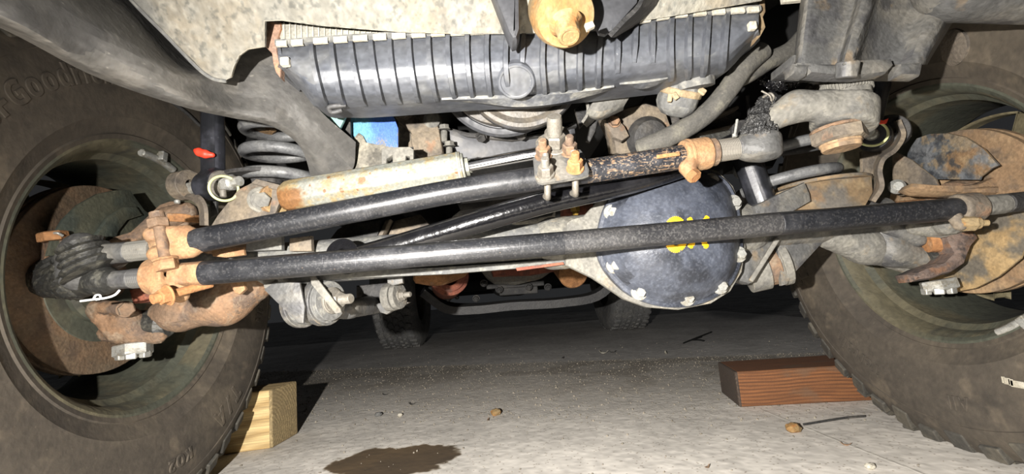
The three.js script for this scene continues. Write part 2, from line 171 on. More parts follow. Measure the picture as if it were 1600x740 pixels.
// a bolt standing on a surface: flange, hexagon, and a thread end when len > 0
function bolt(p, dir, r, h, len = 0, spin = 0.3, flange = 1.25) { const d = dir.clone().normalize(), out = [rev(p, d, [[0, 0], [0, r * flange], [h * 0.18, r * flange * 0.97], [h * 0.25, 0]], 24), hex(p.clone().addScaledVector(d, h * 0.15), d, r, h, spin)]; if (len > 0) { const q = p.clone().addScaledVector(d, h * 1.1), prof = [[0, 0], [0, r * 0.55]]; const n = Math.max(3, Math.round(len / 0.0018)); for (let i = 0; i < n; i++) prof.push([len * (i + 0.3) / n, r * 0.55], [len * (i + 0.7) / n, r * 0.5]); prof.push([len, r * 0.45], [len, 0]); out.push(rev(q, d, prof, 18, 0.3)); } return out; }
function tube(pts, r, seg = 60, rs = 14, closed = false) {
  const c = new THREE.CatmullRomCurve3(pts, closed, 'centripetal'), g = new THREE.TubeGeometry(c, seg, r, rs, closed); if (closed) return g;
  const e = [g]; for (const [t, s] of [[0, -1], [1, 1]]) { const p = c.getPoint(t), d = c.getTangent(t).multiplyScalar(s); e.push(rev(p, d, [[-0.0005, r], [r * 0.25, r * 0.75], [r * 0.32, 0]], rs)); } return merge(e);
}
function thread(a, b, r, pitch = 0.0022) { const d = b.clone().sub(a), L = d.length(), n = Math.round(L / pitch), p = [[0, 0], [0, r * 0.9]]; for (let i = 0; i < n; i++) p.push([L * (i + 0.15) / n, r * 0.93], [L * (i + 0.5) / n, r], [L * (i + 0.85) / n, r * 0.93]); p.push([L, r * 0.9], [L, 0]); return rev(a, d, p, 28, 0.3); }
function box(cx, cy, cz, w, h, d, r = 0.002) { return new RoundedBoxGeometry(w, h, d, 2, Math.min(r, w / 2.1, h / 2.1, d / 2.1)).translate(cx, cy, cz); }
function bar(a, b, w, h, r = 0.002, roll = 0) { const L = a.distanceTo(b), g = new RoundedBoxGeometry(w, L, h, 2, Math.min(r, w / 2.1, h / 2.1)); g.rotateY(roll); return g.applyMatrix4(frameTo(a.clone().lerp(b, 0.5), b.clone().sub(a))); }
// sheet or slab cut to an outline surveyed on a plane (p0, n); thickness goes behind that plane
function plate(pix, pl, thick, bevel = 0.001, holes = [], smooth = false) {
  const n = (pl.n || V(0, 0, 1)).clone().normalize(), p0 = pl.p || V(pl.x || 0, pl.y || 0, pl.z || 0), u = (Math.abs(n.y) > 0.95 ? V(1, 0, 0) : UP.clone().cross(n)).normalize(), v = n.clone().cross(u);
  const flat = (q) => { const w = onPlane(q[0], q[1], p0, n).sub(p0); return new THREE.Vector2(w.dot(u), w.dot(v)); };
  let P = pix.map(flat); if (smooth) P = new THREE.SplineCurve([...P, P[0]]).getPoints(P.length * 5).slice(0, -1);
  const s = new THREE.Shape(P); for (const h of holes) { let H = h.map(flat); s.holes.push(new THREE.Path(H)); }
  const g = new THREE.ExtrudeGeometry(s, { depth: Math.max(thick - 2 * bevel, 1e-4), bevelEnabled: bevel > 0, bevelThickness: bevel, bevelSize: bevel, bevelOffset: -bevel, bevelSegments: 2, curveSegments: 8 });
  g.translate(0, 0, -thick + bevel); return toCreasedNormals(g, 0.5).applyMatrix4(new THREE.Matrix4().makeBasis(u, v, n).setPosition(p0));
}
// skin through rows of points (rows run the same way), given thickness along its own normals
function skin(rows, thick = 0.004, sub = 6, subv = 6) {
  const cs = rows.map((r) => new THREE.CatmullRomCurve3(r, false, 'centripetal')), nu = rows[0].length * sub, nv = (rows.length - 1) * subv, P = [];
  const cols = []; for (let i = 0; i <= nu; i++) cols.push(new THREE.CatmullRomCurve3(cs.map((c) => c.getPoint(i / nu)), false, 'centripetal'));
  const pos = [], idx = []; for (let j = 0; j <= nv; j++) for (let i = 0; i <= nu; i++) { const q = cols[i].getPoint(j / nv); pos.push(q.x, q.y, q.z); }
  const w = nu + 1; for (let j = 0; j < nv; j++) for (let i = 0; i < nu; i++) { const a = j * w + i; idx.push(a, a + w, a + 1, a + 1, a + w, a + w + 1); }
  let g = new THREE.BufferGeometry(); g.setAttribute('position', new THREE.Float32BufferAttribute(pos, 3)); g.setIndex(idx); g.computeVertexNormals();
  const N = g.attributes.normal, n0 = pos.length / 3, full = pos.slice(); for (let k = 0; k < n0; k++) full.push(pos[k * 3] - N.getX(k) * thick, pos[k * 3 + 1] - N.getY(k) * thick, pos[k * 3 + 2] - N.getZ(k) * thick);
  const id = idx.slice(); for (let k = 0; k < idx.length; k += 3) id.push(idx[k] + n0, idx[k + 2] + n0, idx[k + 1] + n0);
  const edge = []; for (let i = 0; i < nu; i++) edge.push([i + 1, i], [nv * w + i, nv * w + i + 1]); for (let j = 0; j < nv; j++) edge.push([j * w, (j + 1) * w], [(j + 1) * w + nu, j * w + nu]);
  for (const [a, b] of edge) id.push(a, b, b + n0, a, b + n0, a + n0);
  g = new THREE.BufferGeometry(); g.setAttribute('position', new THREE.Float32BufferAttribute(full, 3)); g.setIndex(id); g = toCreasedNormals(g, 0.7); return g;
}
// castings: a distance field meshed by surface nets
const cap = (a, b, r1, r2 = r1) => { const d = b.clone().sub(a), l2 = d.lengthSq(); return (p) => { const t = clamp(((p.x - a.x) * d.x + (p.y - a.y) * d.y + (p.z - a.z) * d.z) / l2), x = p.x - a.x - d.x * t, y = p.y - a.y - d.y * t, z = p.z - a.z - d.z * t; return Math.hypot(x, y, z) - lerp(r1, r2, t); }; };
const cyl = (a, b, r, e = 0.002) => { const d = b.clone().sub(a), L = d.length(); d.normalize(); return (p) => { const x = p.x - a.x, y = p.y - a.y, z = p.z - a.z, t = x * d.x + y * d.y + z * d.z, q = Math.sqrt(Math.max(0, x * x + y * y + z * z - t * t)) - r + e, s = Math.abs(t - L / 2) - L / 2 + e; return Math.min(Math.max(q, s), 0) + Math.hypot(Math.max(q, 0), Math.max(s, 0)) - e; }; };
const smin = (k, ...fs) => (p) => { let d = fs[0](p); for (let i = 1; i < fs.length; i++) { const e = fs[i](p), h = clamp(0.5 + 0.5 * (e - d) / k); d = lerp(e, d, h) - k * h * (1 - h); } return d; };
const cut = (f, g) => (p) => Math.max(f(p), -g(p));
const rough3 = (f, a, s) => (p) => f(p) + a * (fbm((p.x + p.z * 0.7) * s + 50, (p.y - p.z * 0.6) * s + 50, 997, 991, 3, 41) - 0.5);
function nets(f, mn, mx, c) {
  const n = ['x', 'y', 'z'].map((k) => Math.ceil((mx[k] - mn[k]) / c) + 1), [nx, ny, nz] = n, F = new Float32Array(nx * ny * nz), p = V(0, 0, 0), at = (i, j, k) => (k * ny + j) * nx + i;
  for (let k = 0; k < nz; k++) for (let j = 0; j < ny; j++) for (let i = 0; i < nx; i++) { p.set(mn.x + i * c, mn.y + j * c, mn.z + k * c); F[at(i, j, k)] = f(p); }
  const id = new Int32Array(nx * ny * nz).fill(-1), pos = [], E = [[0, 1], [2, 3], [4, 5], [6, 7], [0, 2], [1, 3], [4, 6], [5, 7], [0, 4], [1, 5], [2, 6], [3, 7]];
  for (let k = 0; k < nz - 1; k++) for (let j = 0; j < ny - 1; j++) for (let i = 0; i < nx - 1; i++) {
    const v = []; let s = 0; for (let q = 0; q < 8; q++) { const w = F[at(i + (q & 1), j + ((q >> 1) & 1), k + (q >> 2))]; v.push(w); if (w < 0) s++; } if (!s || s === 8) continue;
    let x = 0, y = 0, z = 0, m = 0; for (const [a, b] of E) if ((v[a] < 0) !== (v[b] < 0)) { const t = v[a] / (v[a] - v[b]); x += lerp(a & 1, b & 1, t); y += lerp((a >> 1) & 1, (b >> 1) & 1, t); z += lerp(a >> 2, b >> 2, t); m++; }
    id[at(i, j, k)] = pos.length / 3; pos.push(mn.x + (i + x / m) * c, mn.y + (j + y / m) * c, mn.z + (k + z / m) * c);
  }
  const ix = [], quad = (a, b, d, e, fl) => { if (a < 0 || b < 0 || d < 0 || e < 0) return; fl ? ix.push(a, b, d, a, d, e) : ix.push(a, d, b, a, e, d); };
  for (let k = 1; k < nz - 1; k++) for (let j = 1; j < ny - 1; j++) for (let i = 1; i < nx - 1; i++) {
    const a = F[at(i, j, k)] < 0; if (a !== F[at(i + 1, j, k)] < 0) quad(id[at(i, j - 1, k - 1)], id[at(i, j, k - 1)], id[at(i, j, k)], id[at(i, j - 1, k)], a);
    if (a !== F[at(i, j + 1, k)] < 0) quad(id[at(i - 1, j, k - 1)], id[at(i - 1, j, k)], id[at(i, j, k)], id[at(i, j, k - 1)], a);
    if (a !== F[at(i, j, k + 1)] < 0) quad(id[at(i - 1, j - 1, k)], id[at(i, j - 1, k)], id[at(i, j, k)], id[at(i - 1, j, k)], a);
  }
  const g = new THREE.BufferGeometry(); g.setAttribute('position', new THREE.Float32BufferAttribute(pos, 3)); g.setIndex(ix); g.computeVertexNormals(); return g;
}
function netsAround(f, pts, pad, c) { const b = new THREE.Box3().setFromPoints(pts); return nets(f, b.min.subScalar(pad), b.max.addScalar(pad), c); }

// ───────────────────────── ground ─────────────────────────
const G = (px, py) => WY(px, py, 0);
{
  const n = 2048, x0 = -2.4, z0 = -3.3, S = 4.2, C = new Uint8Array(n * n * 4).fill(255), H = new Uint8Array(n * n * 4).fill(255);
  const A = G(521, 577), B = G(1124, 556), L = B.clone().sub(A).normalize(), nx = -L.z, nz = L.x, sg = Math.sign((0 - A.x) * nx + (0.5 - A.z) * nz);
  const o = G(620, 719), oa = Math.abs(G(722, 712).x - G(520, 720).x) / 2, ob = 0.082;
  const c1 = G(1190, 640), c2 = G(1440, 740), cl = c2.clone().sub(c1), cL = cl.length(); cl.normalize();
  for (let j = 0; j < n; j++) for (let i = 0; i < n; i++) {
    const u = i / n, v = j / n, x = x0 + u * S, z = z0 + S - v * S, k = (j * n + i) * 4;
    const big = fbm(u, v, 7, 7, 3, 5), mid = fbm(u, v, 40, 40, 3, 6), fin = fbm(u, v, 300, 300, 2, 7), grit = vnoise(i, j, 4096, 4096, 17);
    let d = sg * ((x - A.x) * nx + (z - A.z) * nz) + 0.03 * (mid - 0.5);
    let R = 204, Gc = 199, Bb = 190; const m = 0.72 + 0.2 * big + 0.18 * mid + 0.18 * fin; R *= m; Gc *= m; Bb *= m; let h = 0.5 * mid + 0.4 * fin;
    const band = sst(-0.02, 0.05, d) * (1 - sst(0.3, 0.85, d + 0.5 * (big - 0.5))), far = 1 - sst(-0.03, 0.02, d);
    const dirt = band * (0.35 + 0.5 * sst(0.42, 0.6, mid));
    R = lerp(R, 132, dirt * 0.75); Gc = lerp(Gc, 124, dirt * 0.75); Bb = lerp(Bb, 112, dirt * 0.75);
    R = lerp(R, 198 * m, far * 0.8); Gc = lerp(Gc, 195 * m, far * 0.8); Bb = lerp(Bb, 191 * m, far * 0.8);
    if (band > 0.05 && grit > 0.955) { R = lerp(R, 205, band * 0.8); Gc = lerp(Gc, 200, band * 0.8); Bb = lerp(Bb, 190, band * 0.8); h += 0.4; }
    if (grit < 0.012) { R *= 0.62; Gc *= 0.58; Bb *= 0.54; }
    const t = (x - c1.x) * cl.x + (z - c1.z) * cl.z, cd = Math.abs((x - c1.x) * -cl.z + (z - c1.z) * cl.x + 0.006 * (mid - 0.5)); if (t > 0 && t < cL * 1.6 && cd < 0.0025) { R = lerp(R, 188, 0.6); Gc = lerp(Gc, 184, 0.6); Bb = lerp(Bb, 174, 0.6); h += 0.2; }
    const e = Math.hypot((x - o.x) / oa, (z - o.z) / ob) + 0.55 * (fbm(u, v, 60, 60, 4, 8) - 0.5) + 0.25 * (fin - 0.5), s = 1 - sst(0.9, 1.02, e);
    R = lerp(R, 62 + 40 * (mid - 0.4), s * 0.93); Gc = lerp(Gc, 47 + 32 * (mid - 0.4), s * 0.93); Bb = lerp(Bb, 27 + 20 * (mid - 0.4), s * 0.93);
    C[k] = clamp(R, 0, 255); C[k + 1] = clamp(Gc, 0, 255); C[k + 2] = clamp(Bb, 0, 255); H[k] = H[k + 1] = H[k + 2] = clamp(h * 0.8) * 255;
  }
  const map = dtex(C, n, true), bm = dtex(H, n, false), near = new THREE.MeshPhysicalMaterial({ map, bumpMap: bm, bumpScale: 0.003, roughness: 0.93 });
  const slab = (a, b, c, d) => new THREE.BoxGeometry(b - a, 0.12, d - c).translate((a + b) / 2, -0.06, (c + d) / 2);
  const f = slab(x0, x0 + S, z0, z0 + S), P = f.attributes.position, uv = f.attributes.uv; for (let i = 0; i < P.count; i++) uv.setXY(i, (P.getX(i) - x0) / S, 1 - (P.getZ(i) - z0) / S);
  { // v runs from the front (v = 0) to the back
    for (let i = 0; i < P.count; i++) uv.setXY(i, (P.getX(i) - x0) / S, (z0 + S - P.getZ(i)) / S); }
  struct('floor', f, near, true);
  const outer = grunge({ n: 512, tile: 1.2, base: [146, 145, 143], r: 0.93, layers: [{ c: [160, 158, 154], f: 5, t: 0.54, s: 0.16 }, { c: [124, 122, 120], f: 12, t: 0.62, s: 0.08 }], specks: [{ n: 300, r: 0.8, c: [170, 168, 160], a: 0.5 }], bump: 0.002 });
  const g = 0.0; for (const [a, b, c, d] of [[x0 - 8, x0 - g, z0 - 9, z0 + S + 3], [x0 + S + g, x0 + S + 8, z0 - 9, z0 + S + 3], [x0, x0 + S, z0 - 9, z0], [x0, x0 + S, z0 + S, z0 + S + 3]]) struct('floor', slab(a, b, c, d), outer);
  // grit swept into a band along the slab edge
  const r = rng(5), N = 12000, sg3 = new THREE.IcosahedronGeometry(1, 0), im = new THREE.InstancedMesh(sg3, grunge({ n: 128, tile: 0.05, base: [176, 170, 158], r: 0.95, layers: [{ c: [140, 130, 116], f: 4, t: 0.5, s: 0.1 }] }), N), mt = new THREE.Matrix4(), q = new THREE.Quaternion(), col = new THREE.Color();
  for (let i = 0; i < N; i++) {
    const t = -0.6 + 3.4 * r(), loose = r() < 0.22, d = loose ? -0.5 + 1.9 * r() : 0.85 * Math.pow(r(), 1.35), sz = (0.0009 + 0.0022 * Math.pow(r(), 4)) * (loose ? 0.9 : 1);
    const x = A.x + L.x * t + nx * sg * d, z = A.z + L.z * t + nz * sg * d; q.setFromEuler(new THREE.Euler(r() * 6, r() * 6, r() * 6)); mt.compose(V(x, sz * 0.5, z), q, V(sz, sz * (0.5 + 0.4 * r()), sz * (0.7 + 0.6 * r()))); im.setMatrixAt(i, mt);
    const b = 0.55 + 0.6 * r(); im.setColorAt(i, col.setRGB(b, b * 0.97, b * 0.92));
  }
  im.name = 'gravel'; im.userData = { kind: 'stuff', label: 'fine pale grit scattered in a band across the concrete floor', category: 'grit' }; im.castShadow = im.receiveShadow = true; scene.add(im);
}

// ───────────────────────── wheels ─────────────────────────
// local frame: axle along x, the vehicle's inner side at -x; R 0.385 m, rim 15 inch
const HUB = 0.37;
const font = await new FontLoader().loadAsync('fonts/droid/droid_sans_bold.typeface.json');
const latheX = (prof, seg, crease = 0.5) => { const g = new THREE.LatheGeometry(prof.map(([x, r]) => new THREE.Vector2(r, x)), seg); return toCreasedNormals(g, crease).rotateZ(-Math.PI / 2); };
const sideProf = [[0.104, 0.205], [0.112, 0.2065], [0.1155, 0.2135], [0.1135, 0.2155], [0.1175, 0.2225], [0.1235, 0.234], [0.1262, 0.2375], [0.1262, 0.2405], [0.1300, 0.262], [0.1335, 0.288], [0.1335, 0.306], [0.1312, 0.325], [0.1312, 0.3275], [0.1325, 0.3285], [0.1318, 0.331], [0.1285, 0.3425], [0.119, 0.3585], [0.110, 0.3685], [0.098, 0.3735]];
const sideAt = (r) => { for (let i = 1; i < sideProf.length; i++) if (sideProf[i][1] >= r) { const [a, ra] = sideProf[i - 1], [b, rb] = sideProf[i]; return lerp(a, b, (r - ra) / (rb - ra || 1)); } return 0.1; };
const flat = (g, down) => { const p = g.attributes.position; for (let i = 0; i < p.count; i++) { const y = p.getY(i) * Math.cos(down) - p.getZ(i) * Math.sin(down), z = p.getY(i) * Math.sin(down) + p.getZ(i) * Math.cos(down); if (y < -0.3685) { const y2 = -0.3685 + (y + 0.3685) * 0.03; p.setY(i, y2 * Math.cos(down) + z * Math.sin(down)); p.setZ(i, -y2 * Math.sin(down) + z * Math.cos(down)); } } return g; };
function lug(pts, x, ang, R0, R1, tw = 0) { // block of rubber: outline [across, along] in metres
  const s = new THREE.Shape(pts.map(([a, b]) => new THREE.Vector2(a, b))), g = new THREE.ExtrudeGeometry(s, { depth: R1 - R0 - 0.002, bevelEnabled: true, bevelThickness: 0.002, bevelSize: 0.0018, bevelOffset: -0.0018, bevelSegments: 1 });
  g.rotateX(-Math.PI / 2).rotateY(tw); return g.translate(x, R0, 0).rotateX(ang);
}
function letters(str, phi0, size, rr, dir = 1) {
  const out = []; let phi = phi0;
  for (const ch of str) {
    if (ch === ' ') { phi += size * 0.45 / rr; continue; }
    const g = new TextGeometry(ch, { font, size, depth: 0.0017, curveSegments: 3, bevelEnabled: true, bevelThickness: 0.0005, bevelSize: 0.0005, bevelSegments: 1 }); g.computeBoundingBox(); const w = g.boundingBox.max.x - g.boundingBox.min.x; g.translate(-(g.boundingBox.max.x + g.boundingBox.min.x) / 2, 0, 0);
    phi += w / 2 / rr; const c = Math.cos(phi), s = Math.sin(phi), a = sideAt(rr), b = sideAt(rr + size), tilt = Math.atan2(b - a, size);
    const up = V(-Math.sin(tilt), c * Math.cos(tilt), s * Math.cos(tilt)), tn = V(0, -s, c), nn = tn.clone().cross(up);
    g.applyMatrix4(new THREE.Matrix4().makeBasis(tn, up, nn).setPosition(-a + 0.0002, rr * c, rr * s)); out.push(g); phi += w / 2 / rr + size * 0.14 / rr;
  }
  return out;
}
function makeWheel(name, label, group, roll, front) {
  const t = thing(name, label, 'wheel', group), seg = front ? 144 : 96, down = roll;
  const mir = sideProf.map(([x, r]) => [-x, r]), prof = [...mir, [-0.06, 0.3755], [0, 0.376], [0.06, 0.3755], ...[...sideProf].reverse(), [0.104, 0.205]];
  const tire = part(t, 'tire', flat(latheX(prof, seg, 0.35), down), front ? M.rubber : M.rearTread);
  const zig = (w, l, k) => [[-w, -l], [w * 0.3, -l], [w, -l * 0.55], [w, l * 0.5], [w * 0.2, l * 0.5], [w * 0.2, l], [-w * 0.6, l], [-w, l * 0.6]].map(([a, b]) => [a * k, b]);
  const n = 46, sh = [], cen = [];
  for (let i = 0; i < n; i++) {
    const a = (i / n) * Math.PI * 2, b = a + Math.PI / n;
    // shoulder blocks wrap onto the sidewall as side biters
    const w = i % 2 ? 0.021 : 0.0175;
    for (const s of [-1, 1]) {
      const g = lug(zig(w, 0.0185, s), s * 0.0905, s < 0 ? a : b, 0.371, 0.3845, s * 0.12), e = front ? [box(0, 0, 0, 0.014, i % 2 ? 0.036 : 0.025, 0.03, 0.003).rotateZ(s * 0.42).translate(s * 0.1175, i % 2 ? 0.356 : 0.361, 0).rotateX(s < 0 ? a : b)] : [];
      if (front && s < 0) sh.push([g, ...e]); else cen.push(g, ...e);
    }
    for (const [x, o, k] of [[-0.047, 0.35, 1], [-0.015, 0.8, -1], [0.017, 0.2, 1], [0.049, 0.65, -1]]) cen.push(lug(zig(0.0135, 0.0215, k), x, a + o * 2 * Math.PI / n, 0.373, 0.3845, k * 0.35));
  }
  const bt = part(tire, 'tread', cen.map((g) => flat(g, down)), front ? M.tread : M.rearTread); bt.userData.kind = 'stuff';
  for (const g of sh) part(tire, 'tread_block', g.map((q) => flat(q, down)), M.tread);
  // rim: flange, drop-centre barrel and spoked disc
  const rim = part(t, 'rim', latheX([[-0.112, 0.2035], [-0.1125, 0.211], [-0.110, 0.2125], [-0.107, 0.2095], [-0.104, 0.204], [-0.096, 0.197], [-0.085, 0.1945], [-0.078, 0.1935], [-0.068, 0.184], [-0.03, 0.182], [0.05, 0.176], [0.07, 0.185], [0.1, 0.2], [0.108, 0.204], [0.1125, 0.212], [0.114, 0.205], [0.104, 0.198], [0.075, 0.181], [0.05, 0.171], [-0.03, 0.178], [-0.070, 0.180], [-0.08, 0.189], [-0.1, 0.193], [-0.108, 0.198], [-0.112, 0.2035]], seg), M.rim);
  if (front) {
    const s = new THREE.Shape(); s.absarc(0, 0, 0.174, 0, 6.2832); const hub = new THREE.Path(); hub.absarc(0, 0, 0.042, 0, 6.2832); s.holes.push(hub);
    for (let k = 0; k < 5; k++) { const a = k * 1.2566 + 0.3, h = new THREE.Path(); const q = (r, d) => [r * Math.cos(a + d), r * Math.sin(a + d)]; h.moveTo(...q(0.088, -0.3)); h.lineTo(...q(0.157, -0.36)); h.absarc(0, 0, 0.157, a - 0.36, a + 0.36); h.lineTo(...q(0.088, 0.3)); h.closePath(); s.holes.push(h); }
    part(t, 'rim_spokes', new THREE.ExtrudeGeometry(s, { depth: 0.022, bevelEnabled: true, bevelThickness: 0.004, bevelSize: 0.004, bevelSegments: 2, curveSegments: 48 }).rotateY(Math.PI / 2).translate(0.03, 0, 0), M.spoke);
  } else part(t, 'rim_spokes', latheX([[0.02, 0.175], [0.03, 0.04], [0.0, 0.04], [0.0, 0.001]], 48), M.rim);
  return t;
}
const LP = -0.735, RP = 0.735;
const wl = makeWheel('wheel_assembly', 'front wheel on the left of the picture, tire chocked by the pale wood block', null, 0, true);
wl.rotation.y = Math.PI; wl.position.set(LP, HUB, 0);
for (const [s, p, z, r] of [['All', 56, 0.021, 0.284], ['Terrain', 84, 0.024, 0.283], ['T/A', 136, 0.032, 0.279], ['KO2', 166, 0.018, 0.287], ['BFGoodrich', 300, 0.026, 0.281]]) part(wl.children[0], 'raised_lettering', letters(s, p * Math.PI / 180, z, r), M.rubber);
const wr = makeWheel('wheel_assembly', 'front wheel on the right of the picture, tire chocked by the dark wood block', null, 0, true);
wr.position.set(RP, HUB, 0);
for (const [s, p, z, r] of [['All', 172, 0.019, 0.284], ['Terrain', 203, 0.021, 0.283], ['T/A', 250, 0.030, 0.279], ['KO2', 282, 0.017, 0.287], ['BFGoodrich', 60, 0.026, 0.281]]) part(wr.children[0], 'raised_lettering', letters(s, p * Math.PI / 180, z, r), M.rubber);
// clip-on balance weights on the rim lips (built in each wheel's own frame)
const weight = (t, a0, a1, m, R = 0.2) => { const p = [], n = 10; for (let i = 0; i <= n; i++) { const a = lerp(a0, a1, i / n); p.push(V(-0.108, R * Math.cos(a), R * Math.sin(a))); } const am = (a0 + a1) / 2; const w = part(t, 'wheel_weight', tube(p, 0.0062, 24, 10), m); part(w, 'clip', box(0, R + 0.005, 0, 0.012, 0.016, 0.012, 0.002).translate(-0.114, 0, 0).rotateX(am), m); };
weight(wl, -0.06, 0.30, M.zinc, 0.1935); weight(wr, 2.30, 2.74, M.zinc);
part(wr.children[0], 'white_scuff', [[1568, 593, 0.004], [1574, 595, 0.008], [1580, 597, 0.006], [1590, 600, 0.016]].map(([x, y, l]) => { const q = WX(x, y, 0.601); return box(-0.1342, q.y - HUB, q.z, 0.0014, 0.009, l, 0.0005); }), M.cream);
const rl = makeWheel('wheel_assembly', 'rear wheel left of the diff cover, far behind under the vehicle', null, 0, false); rl.rotation.y = Math.PI; rl.position.set(LP, HUB, -2.373);
const rr2 = rl.clone(); rr2.name = numbered('wheel_assembly'); rr2.userData = { label: 'rear wheel directly under the diff cover, far behind under the vehicle', category: 'wheel' }; rr2.rotation.y = 0; rr2.position.set(RP, HUB, -2.373); scene.add(rr2);

// ───────────────────────── wood chocks ─────────────────────────
function woodMat(c0, c1, c2, seed, rings, lines = 9) {
  const n = 512, C = new Uint8Array(n * n * 4).fill(255);
  for (let j = 0; j < n; j++) for (let i = 0; i < n; i++) {
    const u = i / n, v = j / n, k = (j * n + i) * 4; let f, w;
    if (rings) { const d = Math.hypot(u - 1.05, (v - 0.25)) + 0.03 * fbm(u, v, 5, 5, 2, seed); f = 0.5 + 0.5 * Math.sin(d * 120); w = fbm(u, v, 60, 60, 2, seed + 3); }
    else { const q = v * lines + 0.8 * fbm(u, v, 2, 5, 3, seed) + 0.25 * Math.sin(u * 6.28) ; f = Math.pow(Math.abs(Math.sin(q * 3.14)), 3); w = fbm(u, v, 6, 160, 3, seed + 3); }
    const st = sst(0.55, 0.75, fbm(u, v, 3, 6, 4, seed + 9));
    for (let c = 0; c < 3; c++) { let x = lerp(c0[c], c1[c], 0.65 * f) * (0.8 + 0.4 * w); x = lerp(x, c2[c], st * 0.6); C[k + c] = clamp(x, 0, 255); }
  }
  const t = dtex(C, n, true); return new THREE.MeshPhysicalMaterial({ map: t, roughness: 0.85, bumpMap: BUMP, bumpScale: 0.0006 });
}
function timber(name, label, corners, h, mat, endMat, tile, group) { // corners: front-left, front-right, back-right, back-left on the ground
  const t = thing(name, label, 'wood block', group), [a, b, c, d] = corners, r = 0.004, L = a.distanceTo(b), D = b.distanceTo(c), u = b.clone().sub(a).normalize(), w = UP.clone().cross(u).multiplyScalar(-1);
  const zd = d.clone().sub(a).normalize(), m = new THREE.Matrix4().makeBasis(u, UP, zd.clone().multiplyScalar(-1)).setPosition(a);
  const g = new RoundedBoxGeometry(L - 0.006, h, D, 3, r).translate(L / 2, h / 2, -D / 2); let q = boxUV(g); const uv = q.attributes.uv; for (let i = 0; i < uv.count; i++) uv.setXY(i, uv.getX(i) / tile, uv.getY(i) / tile + 0.13); q.applyMatrix4(m);
  part(t, 'timber', q, mat, null, true);
  const e = (x) => { const s = new RoundedBoxGeometry(0.008, h - 0.0004, D - 0.0004, 3, 0.0035).translate(x, h / 2, -D / 2), k = boxUV(s), v = k.attributes.uv; for (let i = 0; i < v.count; i++) v.setXY(i, v.getX(i) / 0.15 + 0.98, v.getY(i) / 0.15); return k.applyMatrix4(m); };
  part(t, 'end_grain', e(0.003), endMat, null, true); part(t, 'end_grain', e(L - 0.003), endMat, null, true); return t;
}
const wp1 = woodMat([196, 172, 124], [150, 122, 78], [168, 136, 88], 21), we1 = woodMat([150, 132, 96], [112, 96, 66], [128, 112, 82], 31, true);
const wp2 = woodMat([120, 78, 46], [74, 46, 28], [98, 78, 62], 41, false, 30), we2 = woodMat([74, 62, 52], [52, 44, 38], [64, 56, 48], 51, true);
{ const b = G(425, 700), c = G(465, 677), ab = b.clone().sub(G(338, 712)).normalize(), A2 = b.clone().addScaledVector(ab, -0.2), bc = c.clone().sub(b); timber('wood_chock', 'short pale new wood block wedged behind the left tire', [A2, b, c, A2.clone().add(bc)], 0.125, wp1, we1, 0.28); }
{ const a = G(1156, 636), b = G(1371, 625), ab = b.clone().sub(a).normalize(), B2 = a.clone().addScaledVector(ab, 0.42), n2 = G(1128, 613).sub(a); timber('wood_chock', 'long dark stained wood block wedged behind the right tire', [a, B2, B2.clone().add(n2), a.clone().add(n2)], 0.078, wp2, we2, 0.22); }

// ───────────────────────── loose bits on the floor ─────────────────────────
const stone = (p, s, seed, m, name, label, cat) => { const g = new THREE.IcosahedronGeometry(s, 2), r = rng(seed), q = g.attributes.position, ph = [r() * 9, r() * 9, r() * 9]; for (let i = 0; i < q.count; i++) { const x = q.getX(i), y = q.getY(i), z = q.getZ(i), k = 1 + 0.5 * (fbm(x / s + ph[0], y / s + z / s + ph[1], 97, 89, 3, seed) - 0.5); q.setXYZ(i, x * k * 1.2, y * k * 0.8, z * k); } const mm = mergeVertices(g.deleteAttribute('normal') && g.deleteAttribute('uv') ? g : g); mm.computeVertexNormals(); mm.translate(p.x, s * 0.62, p.z); return solo(name, toCreasedNormals(mm, 0.7), m, label, cat); };
stone(G(1240, 674), 0.0115, 3, M.canRust, 'stone', 'yellowish stone lying at the end of the twig', 'stone');
stone(G(775, 648), 0.011, 8, M.canRust, 'stone', 'tan stone with a dark side in mid floor, right of the oil stain', 'stone');
stone(G(591, 650), 0.008, 12, M.greyDust, 'stone', 'grey pebble on the floor just above the oil stain', 'stone');
stone(G(625, 650), 0.006, 16, M.cream, 'stone', 'small white pebble right of the grey pebble above the oil stain', 'stone');
stone(G(1360, 732), 0.006, 19, M.cream, 'stone', 'small white pebble at the bottom right of the floor', 'stone');
{ const a = G(1256, 665), b = G(1352, 652); a.y = b.y = 0.003; solo('twig', tube([a, a.clone().lerp(b, 0.4).add(V(0, 0.002, 0.002)), a.clone().lerp(b, 0.75).add(V(0, 0.001, -0.002)), b], 0.0022, 40, 7), M.darkMetal, 'thin dark straight twig lying beside the yellowish stone', 'twig'); }
{ const a = G(1068, 537), tw = [[1068, 537, 1112, 520], [1082, 532, 1100, 534], [1078, 533, 1096, 528]].map(([x, y, u, v]) => { const p = G(x, y), q = G(u, v); p.y = 0.004; q.y = 0.006; return tube([p, p.clone().lerp(q, 0.5).add(V(0, 0.003, 0.01)), q], 0.0035, 16, 6); }); solo('twig', tw, M.black, 'dark forked twig far back on the floor, right of the rear wheel', 'twig'); }
